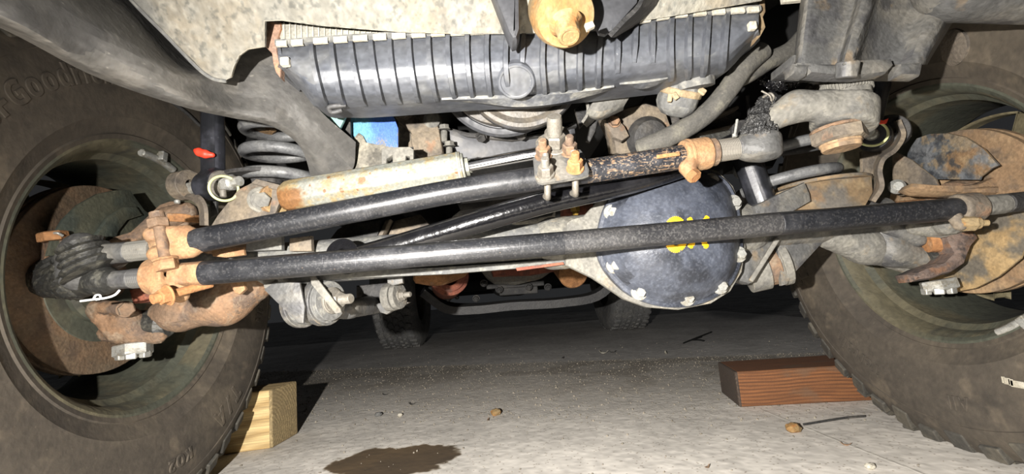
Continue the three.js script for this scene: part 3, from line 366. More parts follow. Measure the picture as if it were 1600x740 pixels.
const leaf = (px, py, s, m, seed, label) => { const p = G(px, py), r = rng(seed), sh = new THREE.Shape(); sh.moveTo(-s, 0); sh.quadraticCurveTo(-s * 0.3, s * 0.6, s, s * 0.1); sh.quadraticCurveTo(s * 0.1, -s * 0.5, -s, 0); const g = new THREE.ExtrudeGeometry(sh, { depth: 0.0008, bevelEnabled: false, curveSegments: 8 }); const q = g.attributes.position; for (let i = 0; i < q.count; i++) q.setZ(i, q.getZ(i) + 0.6 * s * Math.pow(q.getX(i) / s, 2)); g.computeVertexNormals(); g.rotateX(-1.57).rotateY(r() * 6).translate(p.x, 0.0008, p.z); return solo('leaf', g, m, label, 'leaf'); };
leaf(1040, 553, 0.02, M.cream, 2, 'pale fallen leaf far back on the floor below the diff cover');
leaf(943, 552, 0.024, M.cream, 4, 'curled tan leaf with a dark half far back in mid floor');
leaf(957, 551, 0.018, M.darkMetal, 6, 'dark curled leaf next to the tan leaf far back');
leaf(880, 560, 0.014, M.darkMetal, 9, 'small dark leaf left of the curled tan leaf far back');
leaf(602, 617, 0.012, M.darkMetal, 11, 'small black leaf above the pebbles on the gritty floor');
leaf(644, 632, 0.013, M.darkMetal, 14, 'brown leaf scrap right of the small black leaf');
leaf(763, 657, 0.009, M.rustBrown, 15, 'rusty brown scrap beside the tan stone');
leaf(1322, 696, 0.008, M.rustBrown, 18, 'brown leaf scrap on the floor below the twig');
leaf(1105, 731, 0.007, M.rustBrown, 22, 'tiny brown scrap at the bottom edge of the floor');

// ───────────────────────── steering linkage ─────────────────────────
const toCam = (p, up = 0, side = 0) => camera.position.clone().sub(p).normalize().add(V(side, up, 0)).normalize();
const dirOf = (a, b) => b.clone().sub(a).normalize();
const along = (a, b, d) => a.clone().addScaledVector(dirOf(a, b), d);
// wrinkled ball-joint boot: stacked bellows
const bellows = (p, d, r, h, n) => { const q = [[0, 0]]; for (let i = 0; i <= n * 6; i++) { const t = i / (n * 6); q.push([t * h, lerp(r, r * 0.72, t) * (0.93 + 0.07 * Math.cos(t * n * 6.283))]); } q.push([h, 0]); return rev(p, d, q, 40, 0.9); };
{
  const t = thing('tie_rod', 'long lower black steering tube running straight from wheel to wheel', 'steering rod');
  const a = W(278, 430, 0.15), b = W(1496, 326, 0.15), r = 0.0148, ax = dirOf(a, b);
  // three stretches of the same tube: cleaner paint on the left, dust in the middle, bare black at the right
  const m1 = W(880, 379.5, 0.15), m2 = W(1215, 349.5, 0.15);
  part(t, 'tube', rod(a, m1, r, r, 40, 0.0001), M.tube); part(t, 'tube', rod(m1, m2, r, r, 40, 0.0001), M.tubeDusty, 'dusty middle stretch'); part(t, 'tube', rod(m2, b, r, r, 40, 0.001), M.tube);
  part(t, 'rust_end', rod(along(a, b, -0.004), along(a, b, 0.032), r + 0.0003, r + 0.0002, 36, 0.001), M.clampRust, 'rusty end of the tube by the clamp');
  // left clamp with its ears and pinch bolt
  const k = W(252, 431, 0.15), ck = part(t, 'clamp', smooth(() => { const e0 = k.clone().addScaledVector(ax, -0.014), e1 = k.clone().addScaledVector(ax, 0.014); const ear = W(268, 461, 0.163), ear2 = W(256, 458, 0.163); const f = rough3(smin(0.006, cut(cyl(e0, e1, 0.0225, 0.004), cyl(along(e0, e1, -0.02), along(e1, e0, -0.02), 0.0135, 0.001)), cap(W(245, 445, 0.16), W(256, 462, 0.168), 0.010, 0.0095), cap(W(275, 440, 0.152), W(282, 460, 0.15), 0.0105, 0.010)), 0.0008, 160); return netsAround(f, [e0, e1, ear, ear2, W(282, 470, 0.15)], 0.03, 0.0016); }), M.clampRust, 'rusty pinch clamp');
  const bp = W(262, 461, 0.178), bd = V(-0.45, -0.25, 0.85).normalize();
  part(ck, 'bolt', [rev(bp.clone().addScaledVector(bd, -0.05), bd, [[0, 0], [0, 0.005], [0.06, 0.005], [0.06, 0]], 20), ring(bp.clone().addScaledVector(bd, -0.002), bd, 0.0125, 0.004, 0.003), hex(bp.clone(), bd, 0.0095, 0.009, 0.3), rev(bp.clone().addScaledVector(bd, 0.008), bd, [[0, 0], [0, 0.0062], [0.008, 0.0058], [0.009, 0]], 20)], M.rust);
  part(ck, 'nut', hex(W(296, 445, 0.135), V(0.5, 0.2, -0.8).normalize(), 0.009, 0.01), M.rust);
  // left end: shank and ball joint with a greasy boot
  const s0 = W(236, 433, 0.15), s1 = W(176, 437, 0.148), j = W(146, 441, 0.142);
  part(t, 'threaded_end', [thread(W(240, 432.5, 0.15), W(206, 435, 0.15), 0.0122), rod(W(208, 435, 0.15), s1, 0.0118, 0.0112)], M.cast);
  part(t, 'ball_joint', netsAround(rough3(smin(0.012, cap(s1, W(160, 438, 0.142), 0.012, 0.016), cap(W(160, 438, 0.142), W(118, 440, 0.125), 0.016, 0.02)), 0.002, 90), [s1, j, W(118, 440, 0.125)], 0.045, 0.0022), M.boot);
  part(t, 'dust_boot', [bellows(W(132, 436, 0.135), V(-0.45, 0.75, -0.1), 0.031, 0.034, 3), bellows(W(104, 440, 0.11), V(-0.3, 0.8, -0.2), 0.03, 0.03, 3), netsAround(rough3(cap(W(118, 438, 0.128), W(60, 432, 0.07), 0.024, 0.027), 0.006, 70), [W(118, 438, 0.128), W(60, 432, 0.07)], 0.04, 0.0026)], M.boot);
  // right end: clamp, orange pinch bolt, sleeve
  const q = W(1509, 325, 0.15), rc = part(t, 'clamp', smooth(() => { const e0 = q.clone().addScaledVector(ax, -0.014), e1 = q.clone().addScaledVector(ax, 0.016); const f = rough3(smin(0.006, cyl(e0, e1, 0.0195, 0.004), cap(W(1490, 336, 0.155), W(1500, 352, 0.16), 0.008, 0.007)), 0.0007, 160); return netsAround(f, [e0, e1, W(1500, 352, 0.16)], 0.028, 0.0016); }), M.brownMetal, 'rust-stained pinch clamp');
  const ob = W(1496, 349, 0.158), od = dirOf(ob, W(1536, 348, 0.165)); part(rc, 'bolt', [hex(ob, od, 0.0098, 0.02, 0.2), rev(along(ob, ob.clone().add(od), 0.019), od, [[0, 0], [0, 0.008], [0.004, 0.0075], [0.004, 0.0045], [0.013, 0.004], [0.014, 0]], 20)], M.canRust, 'orange rusty pinch bolt');
  part(t, 'adjuster_sleeve', [rod(W(1526, 322, 0.15), W(1568, 318, 0.15), 0.0132), thread(W(1566, 318, 0.15), W(1576, 317, 0.15), 0.0118)], M.castGrey);
  part(t, 'threaded_end', rod(W(1570, 317.5, 0.15), W(1680, 306, 0.14), 0.0128, 0.0135), M.darkMetal);
}
{
  const t = thing('drag_link', 'upper black steering tube rising from the left wheel to the pitman arm', 'steering rod');
  const P = [[306, 376.5, 0.152], [355, 367, 0.153], [600, 319.5, 0.158], [711, 298.5, 0.16], [840, 279, 0.162], [915, 268, 0.164]].map((q) => W(...q)), P2 = [[915, 268, 0.164], [985, 257.5, 0.166], [1074, 244, 0.168]].map((q) => W(...q)), r = 0.0152;
  part(t, 'tube', tube(P, r, 90, 36), M.tube); part(t, 'tube', tube(P2, r + 0.0001, 40, 36), M.tubeWorn, 'worn stretch with rust scratches');
  part(t, 'rust_strip', bar(W(1026, 245, 0.185), W(1062, 240, 0.186), 0.005, 0.003, 0.001), M.rust, 'rust-coloured seam strip');
  // left split end with ears and the upright pinch bolt
  const le = part(t, 'clamp', smooth(() => { const u0 = W(238, 366, 0.163), u1 = W(292, 362, 0.155), l0 = W(244, 397, 0.163), l1 = W(300, 392, 0.155); const f = rough3(smin(0.007, cap(u0, u1, 0.0095, 0.0085), cap(l0, l1, 0.0095, 0.0085), cap(W(246, 382, 0.146), W(316, 375, 0.152), 0.0135, 0.0145)), 0.0008, 150); return netsAround(cut(f, cap(W(228, 383, 0.172), W(318, 374, 0.172), 0.0042)), [u0, u1, l0, l1, W(318, 372, 0.152)], 0.024, 0.0016); }), M.clampRust, 'rusty split clamp ears');
  const bt = W(250, 360, 0.168), bb = W(258, 402, 0.168), bd = dirOf(bb, bt);
  part(le, 'bolt', [rod(along(bb, bt, -0.012), along(bt, bb, -0.01), 0.0062), hex(bt.clone().addScaledVector(bd, 0.004), bd, 0.0118, 0.011, 0.5), rev(bt.clone().addScaledVector(bd, 0.014), bd, [[0, 0], [0, 0.0085], [0.009, 0.0078], [0.0095, 0]], 20)], M.rustBrown);
  part(le, 'nut', [hex(bb.clone().addScaledVector(bd, -0.016), bd, 0.0125, 0.013, 0.2), ring(bb.clone().addScaledVector(bd, -0.004), bd, 0.0135, 0.005, 0.003)], M.clampRust);
  part(t, 'threaded_end', thread(W(240, 389, 0.152), W(202, 393, 0.15), 0.0125), M.castGrey);
  part(t, 'rod_end', [rod(W(204, 393, 0.15), W(148, 398, 0.145), 0.0128, 0.0135)], M.cast, 'dark forged rod end');
  const j = W(128, 412, 0.14); part(t, 'ball_joint', netsAround(rough3(smin(0.012, cap(W(152, 398, 0.146), W(128, 400, 0.14), 0.014, 0.02), cap(j.clone().add(V(0, -0.01, 0)), j.clone().add(V(0, 0.018, 0)), 0.024, 0.021)), 0.003, 80), [W(155, 398, 0.146), j], 0.05, 0.0022), M.cast);
  part(t, 'dust_boot', [bellows(W(150, 424, 0.148), V(-0.35, 0.75, 0.1), 0.034, 0.038, 4)], M.boot);
  // right end: rusty clamp collar, lock nut, threaded shank, ball joint
  const c0 = W(1066, 245, 0.168), c1 = W(1107, 238.5, 0.168), ax = dirOf(c0, c1), cc = part(t, 'clamp', smooth(() => { const f = rough3(smin(0.008, cyl(c0, c1, 0.0205, 0.003), cap(W(1074, 262, 0.178), W(1082, 276, 0.182), 0.0105, 0.0075)), 0.0006, 150); return netsAround(f, [c0, c1, W(1082, 278, 0.182)], 0.028, 0.0016); }), M.clampRust, 'wide rusty clamp collar');
  part(cc, 'bolt', [hex(W(1080, 271, 0.186), V(0.35, -0.75, 0.5).normalize(), 0.0085, 0.009, 0.3)], M.rust); part(cc, 'collar_lip', ring(along(c0, c1, 0.006), ax, 0.0216, 0.018, 0.004), M.clampRust);
  part(t, 'lock_nut', ring(W(1106, 238.6, 0.168), ax, 0.0178, 0.01, 0.009), M.rustBrown);
  part(t, 'threaded_end', thread(W(1114, 237, 0.168), W(1166, 229, 0.17), 0.0142, 0.002), M.steel);
  const e = W(1190, 231, 0.172); part(t, 'ball_joint', netsAround(rough3(smin(0.01, cap(W(1158, 230, 0.17), e, 0.0145, 0.017), cyl(e.clone().add(V(-0.001, -0.013, 0)), e.clone().add(V(0.002, 0.018, 0)), 0.0228, 0.006)), 0.0008, 120), [W(1158, 230, 0.17), e], 0.04, 0.0018), M.cast, 'grey ball joint housing');
  part(t, 'dust_boot', netsAround(rough3(smin(0.008, cap(W(1184, 212, 0.172), W(1192, 186, 0.172), 0.0215, 0.016), cap(W(1192, 188, 0.172), W(1198, 160, 0.17), 0.0145, 0.0105)), 0.012, 85), [W(1184, 214, 0.172), W(1198, 156, 0.17)], 0.045, 0.002), M.grease, 'grease-caked dust boot');
  part(t, 'cotter_pin', [tube([W(1192, 152, 0.178), W(1204, 146, 0.18), W(1209, 152, 0.18), W(1204, 160, 0.18)], 0.0016, 24, 8), tube([W(1190, 142, 0.18), W(1203, 150, 0.182), W(1206, 162, 0.182)], 0.0012, 20, 8)], M.steel);
  part(t, 'grease_fitting', [rod(W(1148, 212, 0.185), W(1152, 186, 0.185), 0.0016), rev(W(1148, 214, 0.185), UP, [[0, 0], [0, 0.003], [0.004, 0.0025], [0.005, 0]], 12)], M.zinc);
}
function smooth(f) { return f(); }
{
  const c = [W(126, 470, 0.165), W(150, 467, 0.166), W(166, 465, 0.166), W(180, 460, 0.166), W(187, 453, 0.165)];
  solo('cotter_pin', [tube(c, 0.0013, 40, 8), tube([W(146, 467, 0.166), W(150, 461, 0.166), W(156, 461, 0.166), W(157, 466, 0.166), W(150, 468, 0.166)], 0.0012, 30, 8)], M.white, 'thin white bent pin hanging under the left steering ball joint', 'pin');
}
{ // damper
  const t = thing('steering_damper', 'silver-grey hydraulic steering damper with rust spots above the upper rod', 'damper');
  const a = W(438, 309, 0.072), b = W(722, 261.5, 0.078), ax = dirOf(a, b), r = 0.0232, L = a.distanceTo(b), m = along(a, b, 0.05);
  { const g = rev(a, ax, [[0.004, 0], [0.004, r * 0.75], [0.012, r * 0.95], [0.02, r], [0.05, r], [L - 0.006, r], [L, r * 0.99]], 64), p = g.attributes.position, uv = new Float32Array(p.count * 2), e1 = V(0, 1, 0).cross(ax).normalize(), e2 = ax.clone().cross(e1), q = V(0, 0, 0); // v: 0.5 at the top, 0 and 1 underneath
    for (let i = 0; i < p.count; i++) { q.fromBufferAttribute(p, i).sub(a); uv[i * 2] = q.dot(ax) / L; uv[i * 2 + 1] = 0.5 + Math.atan2(q.dot(e1), -q.dot(e2)) / 6.2832; }
    g.setAttribute('uv', new THREE.BufferAttribute(uv, 2)); part(t, 'cylinder', g, damperPaint(), null, true); }
  part(t, 'end_cap', [ring(along(a, b, L - 0.006), ax, r + 0.0006, 0.008, 0.004), ring(along(a, b, L - 0.002), ax, 0.0205, 0.008, 0.006), rev(along(a, b, L + 0.003), ax, [[0, 0], [0, 0.014], [0.007, 0.0135], [0.007, 0.0105], [0.011, 0.0095], [0.011, 0]], 36)], M.silver, 'pale end cap with a stepped collar');
  const p0 = along(a, b, L), p1 = W(860, 236, 0.105); part(t, 'piston_rod', rod(p0, p1, 0.0088, 0.0088, 40), M.chrome, 'polished rod');
  part(t, 'eye', [ring(W(868, 234, 0.09), V(0.02, 0.55, 0.8).normalize(), 0.0175, 0.006, 0.03), rod(along(p1, p0, 0.018), along(p1, p0, -0.006), 0.0105)], M.steel);
  const e = W(424, 312, 0.062), en = V(0.85, -0.1, 0.5).normalize(); part(t, 'eye', [ring(e.clone().addScaledVector(en, -0.014), en, 0.0225, 0.007, 0.026)], M.silverRust);
}
{ // stabiliser bracket
  const t = thing('damper_bracket', 'flat steel bracket with four rusty nuts clamped over the upper rod', 'bracket');
  const n = V(-0.06, 0.50, 0.86).normalize(), pl = { p: W(868, 262, 0.186), n };
  const S = (x, y) => [660 + x / 3.896, 130 + y / 3.896];
  part(t, 'plate', plate([[672, 452], [690, 436], [688, 352], [712, 322], [752, 300], [850, 290], [890, 300], [915, 330], [920, 398], [962, 402], [985, 430], [1016, 525], [1012, 552], [975, 566], [730, 604], [700, 596], [684, 566]].map((q) => S(...q)), pl, 0.0055, 0.0012), M.cast);
  const at = (x, y) => onPlane(...S(x, y), pl.p, n);
  for (const [x, y, m] of [[737, 445, M.rustBrown], [752, 556, M.steel], [896, 422, M.rustBrown], [930, 522, M.rust]]) part(t, 'nut', bolt(at(x, y), n.clone().add(V(-0.02, 0.12, 0)), 0.0092, 0.0125, 0.011, 0.4, 1.18), m);
  part(t, 'stud', [ring(at(806, 388), n, 0.0165, 0.005, 0.003), hex(at(806, 385).addScaledVector(n, 0.003), n.clone().add(V(0, 0.15, 0)), 0.0135, 0.016, 0.3), rev(at(806, 378).addScaledVector(n, 0.018), n.clone().add(V(0, 0.3, 0)).normalize(), [[0, 0], [0, 0.0095], [0.02, 0.0092], [0.024, 0.0085], [0.025, 0]], 28)], M.steel, 'large central stud with nut');
  for (const [x, y] of [[760, 620], [930, 600]]) { const p = W(...S(x, y - 40), 0.181), q = W(...S(x + 2, y + 62), 0.172), k = W(...S(x + 2, y + 75), 0.15); part(t, 'u_bolt', tube([p.clone().add(V(0, 0.03, 0.004)), p, q, k, k.clone().add(V(0, 0.006, -0.02))], 0.0042, 30, 12), M.steel); }
}
{ // track bar
  const P = [[545, 405, 0.08], [600, 390, 0.085], [664, 371, 0.09], [760, 342, 0.1], [860, 314, 0.105], [930, 298, 0.108], [985, 285, 0.108], [1060, 262, 0.1], [1120, 238, 0.09], [1150, 222, 0.085]].map((q) => W(...q));
  const t = thing('track_bar', 'glossy black bar slanting behind the two steering rods to the frame', 'bar'); part(t, 'bar', tube(P, 0.0158, 120, 32), M.gloss);
  part(t, 'end_bushing', ring(W(1150, 222, 0.07), V(0, 0.2, 1), 0.02, 0.007, 0.03), M.darkMetal); part(t, 'eye', ring(W(545, 405, 0.065), V(0, 0.2, 1), 0.022, 0.007, 0.03), M.gloss);
}

// ───────────────────────── front axle ─────────────────────────
const AY = HUB;
const axle = thing('front_axle', 'dirty front axle beam with a round bolted differential cover', 'axle');
{
  const t = axle;
  part(t, 'axle_tube', rod(V(-0.565, AY, 0), V(0.06, AY, 0), 0.034, 0.034, 40), M.greyDust, 'long dusty left tube'); part(t, 'axle_tube', rod(V(0.22, AY, 0), V(0.56, AY, 0), 0.034, 0.034, 40), M.cast, 'short right tube');
  // differential: cast carrier and domed sheet cover
  const D0 = W(1046, 381, 0.04), zf = 0.045;
  const out = [[930, 385], [935, 350], [944, 322], [958, 300], [978, 284], [1005, 273], [1040, 266], [1080, 265], [1112, 270], [1134, 286], [1148, 312], [1155, 345], [1158, 385], [1152, 420], [1138, 446], [1112, 466], [1082, 477], [1045, 480], [1012, 474], [982, 461], [958, 441], [938, 414]].map(([x, y]) => W(x, y, zf));
  const cen = out.reduce((s, p) => s.add(p), V(0, 0, 0)).multiplyScalar(1 / out.length); cen.z = zf;
  const loop = new THREE.CatmullRomCurve3(out, true, 'centripetal').getPoints(120).slice(0, 120), prof = [[0, 0.062], [0.25, 0.0598], [0.5, 0.053], [0.68, 0.042], [0.8, 0.030], [0.88, 0.018], [0.925, 0.0105], [0.95, 0.008], [0.99, 0.0075], [1, 0.006], [1.0, -0.004], [0.9, -0.006]];
  const pos = [], idx = [], n = loop.length; prof.forEach(([k, h]) => loop.forEach((p) => pos.push(lerp(cen.x, p.x, k), lerp(cen.y, p.y, k), zf + h)));
  for (let j = 0; j < prof.length - 1; j++) for (let i = 0; i < n; i++) { const a = j * n + i, b = j * n + (i + 1) % n; idx.push(a, a + n, b, b, a + n, b + n); }
  let g = new THREE.BufferGeometry(); g.setAttribute('position', new THREE.Float32BufferAttribute(pos, 3)); g.setIndex(idx); g.computeVertexNormals();
  const cover = part(t, 'differential_cover', toCreasedNormals(g, 0.55), M.cover, 'domed blue-black cover');
  const dome = (x, y) => { const a = Math.atan2(y - cen.y, x - cen.x); let best = 9, R = 0.1; for (const p of loop) { const d = Math.abs(((Math.atan2(p.y - cen.y, p.x - cen.x) - a + 9.425) % 6.283) - 3.1416); if (d < best) { best = d; R = Math.hypot(p.x - cen.x, p.y - cen.y); } } const k = Math.hypot(x - cen.x, y - cen.y) / R; for (let i = 1; i < prof.length; i++) if (prof[i][0] >= k) return zf + lerp(prof[i - 1][1], prof[i][1], (k - prof[i - 1][0]) / (prof[i][0] - prof[i - 1][0])); return zf; };
  // painted letters: ribbons that follow the dome
  const stroke = (pts, w) => { const P = pts.map(([x, y]) => { let p = W(x, y, 0.1); for (let i = 0; i < 6; i++) p = W(x, y, dome(p.x, p.y)); return p; }); const c = new THREE.CatmullRomCurve3(P, false, 'centripetal'), N = pts.length * 8, v = [], ix = []; for (let i = 0; i <= N; i++) { const p = c.getPoint(i / N), tn = c.getTangent(i / N), sx = -tn.y, sy = tn.x, l = Math.hypot(sx, sy), ww = w * (0.9 + 0.16 * Math.sin(i * 1.7)) * Math.min(1, 0.62 + Math.min(i, N - i) * 0.2); for (const [s, h] of [[-1, 0], [-0.9, 0.0007], [0, 0.0009], [0.9, 0.0007], [1, 0]]) { const x = p.x + sx / l * ww * s, y = p.y + sy / l * ww * s; v.push(x, y, dome(x, y) + h + 0.0002); } if (i) for (let q = 0; q < 4; q++) { const a = (i - 1) * 5 + q; ix.push(a, a + 1, a + 5, a + 1, a + 6, a + 5); } } const g = new THREE.BufferGeometry(); g.setAttribute('position', new THREE.Float32BufferAttribute(v, 3)); g.setIndex(ix); g.computeVertexNormals(); return g; };
  const O = []; for (let i = 0; i <= 22; i++) { const a = i / 22 * 6.283 + 1.2; O.push([1056 + 14 * Math.cos(a), 366 + 23 * Math.sin(a)]); }
  part(cover, 'painted_letter', stroke(O, 0.0052), M.yellow, 'yellow letter O'); part(cover, 'painted_letter', [stroke([[1076, 340], [1086, 356], [1096, 372], [1105, 387]], 0.0044), stroke([[1106, 338], [1096, 355], [1086, 372], [1077, 387]], 0.0044)], M.yellow, 'yellow letter X');
  for (const [x, y] of [[953, 331], [957, 416], [997, 459], [1074, 468], [1127, 449], [1157, 398], [1149, 315], [1113, 280], [1048, 277], [985, 293]]) { const p = W(x, y, zf + 0.009); p.x = lerp(p.x, cen.x, 0.03); p.y = lerp(p.y, cen.y, 0.03); part(cover, 'bolt', [rev(p, V(0, 0, 1), [[0, 0], [0, 0.0125], [0.002, 0.0118], [0.0022, 0]], 24), ...bolt(p.clone().add(V(0, 0, 0.002)), V(-0.03, -0.03, 1), 0.0074, 0.0085, 0, 0.4, 1.15)], M.zinc); }
  const carr = rough3(smin(0.03, cap(V(cen.x, cen.y + 0.005, -0.03), V(cen.x, cen.y + 0.005, 0.0), 0.092, 0.098), cap(V(cen.x - 0.17, AY, 0), V(cen.x + 0.14, AY, 0), 0.042, 0.042)), 0.003, 60);
  part(t, 'differential_housing', nets((p) => Math.max(carr(p), p.z - zf + 0.004), V(cen.x - 0.2, cen.y - 0.14, -0.16), V(cen.x + 0.18, cen.y + 0.15, 0.07), 0.004), M.castGrey);
  part(t, 'housing_flange', plate([[885, 348], [893, 342], [912, 337], [930, 318], [942, 296], [958, 282], [985, 266], [1040, 258], [1085, 258], [1122, 266], [1146, 290], [1158, 320], [1166, 385], [1160, 425], [1142, 455], [1112, 474], [1060, 484], [1010, 480], [975, 467], [950, 450], [926, 434], [884, 414]], { z: zf - 0.003 }, 0.016, 0.003, [], false), M.castGrey, 'pale cast flange and web');
  part(t, 'breather_fitting', [rod(W(899, 336, 0.0), W(900, 310, 0.0), 0.005), hex(W(899, 330, 0), UP, 0.008, 0.009)], M.brass, 'small brass fitting');
  // brackets on the left tube
  part(t, 'spring_seat', [ring(W(416, 285, 0), UP, 0.068, 0.02, 0.006), rod(W(416, 297, 0), W(416, 276, 0), 0.03)], M.darkMetal);
  part(t, 'damper_mount', plate([[330, 352], [340, 336], [372, 296], [392, 286], [430, 288], [438, 300], [436, 318], [428, 338], [420, 352]], { z: 0.075 }, 0.006, 0.001, [], false), M.brownMetal, 'brown mounting plate of the damper');
  part(t, 'bolt', [ring(W(409, 312, 0.075), toCam(W(409, 312, 0.075)), 0.0185, 0.005, 0.003), ...bolt(W(409, 312, 0.078), toCam(W(409, 312, 0.078)), 0.0115, 0.0085, 0.0, 0.2, 1.25)], M.castGrey, 'large bolt of the damper mount');
  part(t, 'damper_mount_flange', plate([[392, 286], [400, 279], [436, 288], [443, 296], [440, 306], [434, 297]], { z: 0.08 }, 0.03, 0.001), M.brownMetal);
  // right spring seat bracket, boxed
  part(t, 'spring_seat', [ring(W(1283, 292, 0), UP, 0.068, 0.02, 0.006), plate([[1210, 312], [1216, 300], [1255, 287], [1320, 277], [1345, 268], [1362, 272], [1364, 300], [1352, 322], [1240, 328]], { z: 0.055 }, 0.006, 0.001)], M.shieldRust, 'rusty boxed seat under the right spring');
  part(t, 'seat_gusset', plate([[1178, 322], [1212, 305], [1258, 284], [1266, 302], [1268, 314], [1240, 330], [1182, 334]], { z: 0.068 }, 0.012, 0.003), M.cast);
  part(t, 'axle_bracket', plate([[1214, 378], [1246, 376], [1280, 370], [1288, 376], [1238, 430], [1230, 444], [1222, 446]], { z: 0.01 }, 0.008, 0.001), M.cast, 'grey control arm bracket right of the cover'); part(t, 'axle_bracket', plate([[1245, 385], [1290, 362], [1340, 352], [1334, 372], [1322, 384], [1300, 382], [1290, 375], [1260, 380]], { z: 0.0 }, 0.012, 0.002), M.shieldRust);
}
function tabBracket(label, pts, z, th, m) { return part(axle, 'axle_bracket', plate(pts, { z }, th, 0.0015), m, label); }
tabBracket('triangular bracket under the left tube', [[412, 452], [428, 440], [468, 441], [476, 478], [474, 505], [466, 504], [430, 470]], 0.06, 0.006, M.cast);
tabBracket('slanted strap in front of the left bushing', [[484, 432], [492, 430], [532, 482], [534, 488], [524, 490], [486, 444]], 0.05, 0.004, M.castGrey);
part(axle, 'skid_edge', plate([[440, 428], [520, 424], [690, 417], [884, 404], [884, 413], [700, 428], [560, 434], [442, 441]], { z: 0.03 }, 0.01, 0.002), M.greyDust, 'dusty lower edge of the beam');
part(axle, 'paint_wear', plate([[806, 374], [880, 365], [882, 369], [808, 379]].map(([x, y]) => [x, y + 44]), { z: 0.034 }, 0.004, 0.001), M.rustRed, 'red rust strip under the beam');
part(axle, 'tab', [plate([[410, 437], [430, 436], [431, 446], [424, 454], [412, 450]], { z: 0.055 }, 0.01, 0.002)], M.castGrey);
part(axle, 'tab', plate([[356, 438], [380, 436], [383, 452], [374, 460], [366, 458]], { z: 0.06 }, 0.008, 0.002), M.clampRust);
part(axle, 'tab', [plate([[330, 390], [345, 388], [380, 386], [382, 398], [352, 402], [332, 400]], { z: 0.09 }, 0.006, 0.001)], M.clampRust);
for (const [pts, m] of [[[[384, 376], [440, 368], [440, 390], [384, 392]], M.greyDust], [[[452, 372], [486, 368], [487, 392], [452, 392]], M.brownMetal]]) part(axle, 'bracket_plate', plate(pts, { z: 0.05 }, 0.01, 0.001), m);

// ───────────────────────── control arms ─────────────────────────
{
  const t = thing('lower_control_arm', 'left lower control arm with a dirty rubber bushing under the beam', 'control arm');
  const c = W(492, 472, 0.01), d = dirOf(W(460, 474, 0.005), W(520, 468, 0.02)).add(V(0, 0, 0.25)).normalize();
  part(t, 'bushing', [ring(c.clone().addScaledVector(d, -0.028), d, 0.0325, 0.01, 0.055), ring(c.clone().addScaledVector(d, 0.022), d, 0.03, 0.008, 0.012)], M.greyDust, 'dusty round bushing shell');
  part(t, 'outer_sleeve', [ring(c.clone().addScaledVector(d, -0.033), d, 0.037, 0.03, 0.01), ring(c.clone().addScaledVector(d, 0.012), d, 0.0365, 0.028, 0.014)], M.cast);
  const e = c.clone().addScaledVector(d, 0.034); part(t, 'bolt', [ring(e, d, 0.02, 0.005, 0.005), ...bolt(e.clone().addScaledVector(d, 0.004), d, 0.0135, 0.014, 0.02, 0.2, 1.3)], M.steel, 'dusty bolt with thread end');
  part(t, 'arm', netsAround(rough3(smin(0.012, cap(W(490, 492, 0.0), W(545, 482, -0.05), 0.014, 0.012), cap(W(545, 482, -0.05), W(618, 470, -0.28), 0.016, 0.02)), 0.002, 80), [W(490, 495, 0), W(618, 470, -0.28)], 0.04, 0.004), M.cast);
  const q = W(622, 462, -0.1), qd = V(0.9, 0.05, 0.35).normalize();
  part(t, 'rear_sleeve', [ring(q.clone().addScaledVector(qd, -0.022), qd, 0.025, 0.01, 0.015), ring(q.clone().addScaledVector(qd, -0.005), qd, 0.0235, 0.008, 0.009)], M.castGrey); part(t, 'bolt', bolt(q.clone().addScaledVector(qd, 0.004), qd, 0.0088, 0.009, 0.012, 0.1), M.steel);
  part(t, 'arm_web', plate([[556, 446], [618, 440], [620, 470], [600, 474], [556, 478]], { z: -0.14 }, 0.05, 0.004), M.darkMetal);
  part(t, 'mount_tab', [plate([[604, 428], [628, 426], [630, 442], [614, 446], [605, 442]], { z: -0.07 }, 0.012, 0.002), plate([[586, 474], [620, 470], [640, 472], [612, 486], [604, 491], [594, 488]], { z: -0.12 }, 0.02, 0.002)], M.cast);
}
{
  const t = thing('lower_control_arm', 'right lower control arm and bushing between the cover and the right tire', 'control arm');
  const c = W(1206, 415, -0.02), d = V(0.88, 0.15, 0.3).normalize();
  part(t, 'bushing', [ring(c.clone().addScaledVector(d, -0.04), d, 0.036, 0.01, 0.03), ring(c.clone().addScaledVector(d, -0.006), d, 0.03, 0.01, 0.02), ring(c.clone().addScaledVector(d, 0.01), d, 0.036, 0.01, 0.012)], M.castGrey);
  part(t, 'sleeve', ring(c.clone().addScaledVector(d, -0.01), d, 0.0315, 0.02, 0.018), M.rustBrown);
  part(t, 'arm', plate([[1160, 378], [1172, 372], [1200, 368], [1216, 370], [1214, 382], [1198, 402], [1180, 440], [1172, 444], [1152, 438], [1160, 420]], { z: 0.02 }, 0.03, 0.005), M.cast, 'grey forged arm');
  part(t, 'arm_rib', bar(W(1214, 374, 0.03), W(1172, 440, 0.02), 0.007, 0.02, 0.002), M.castGrey);
}

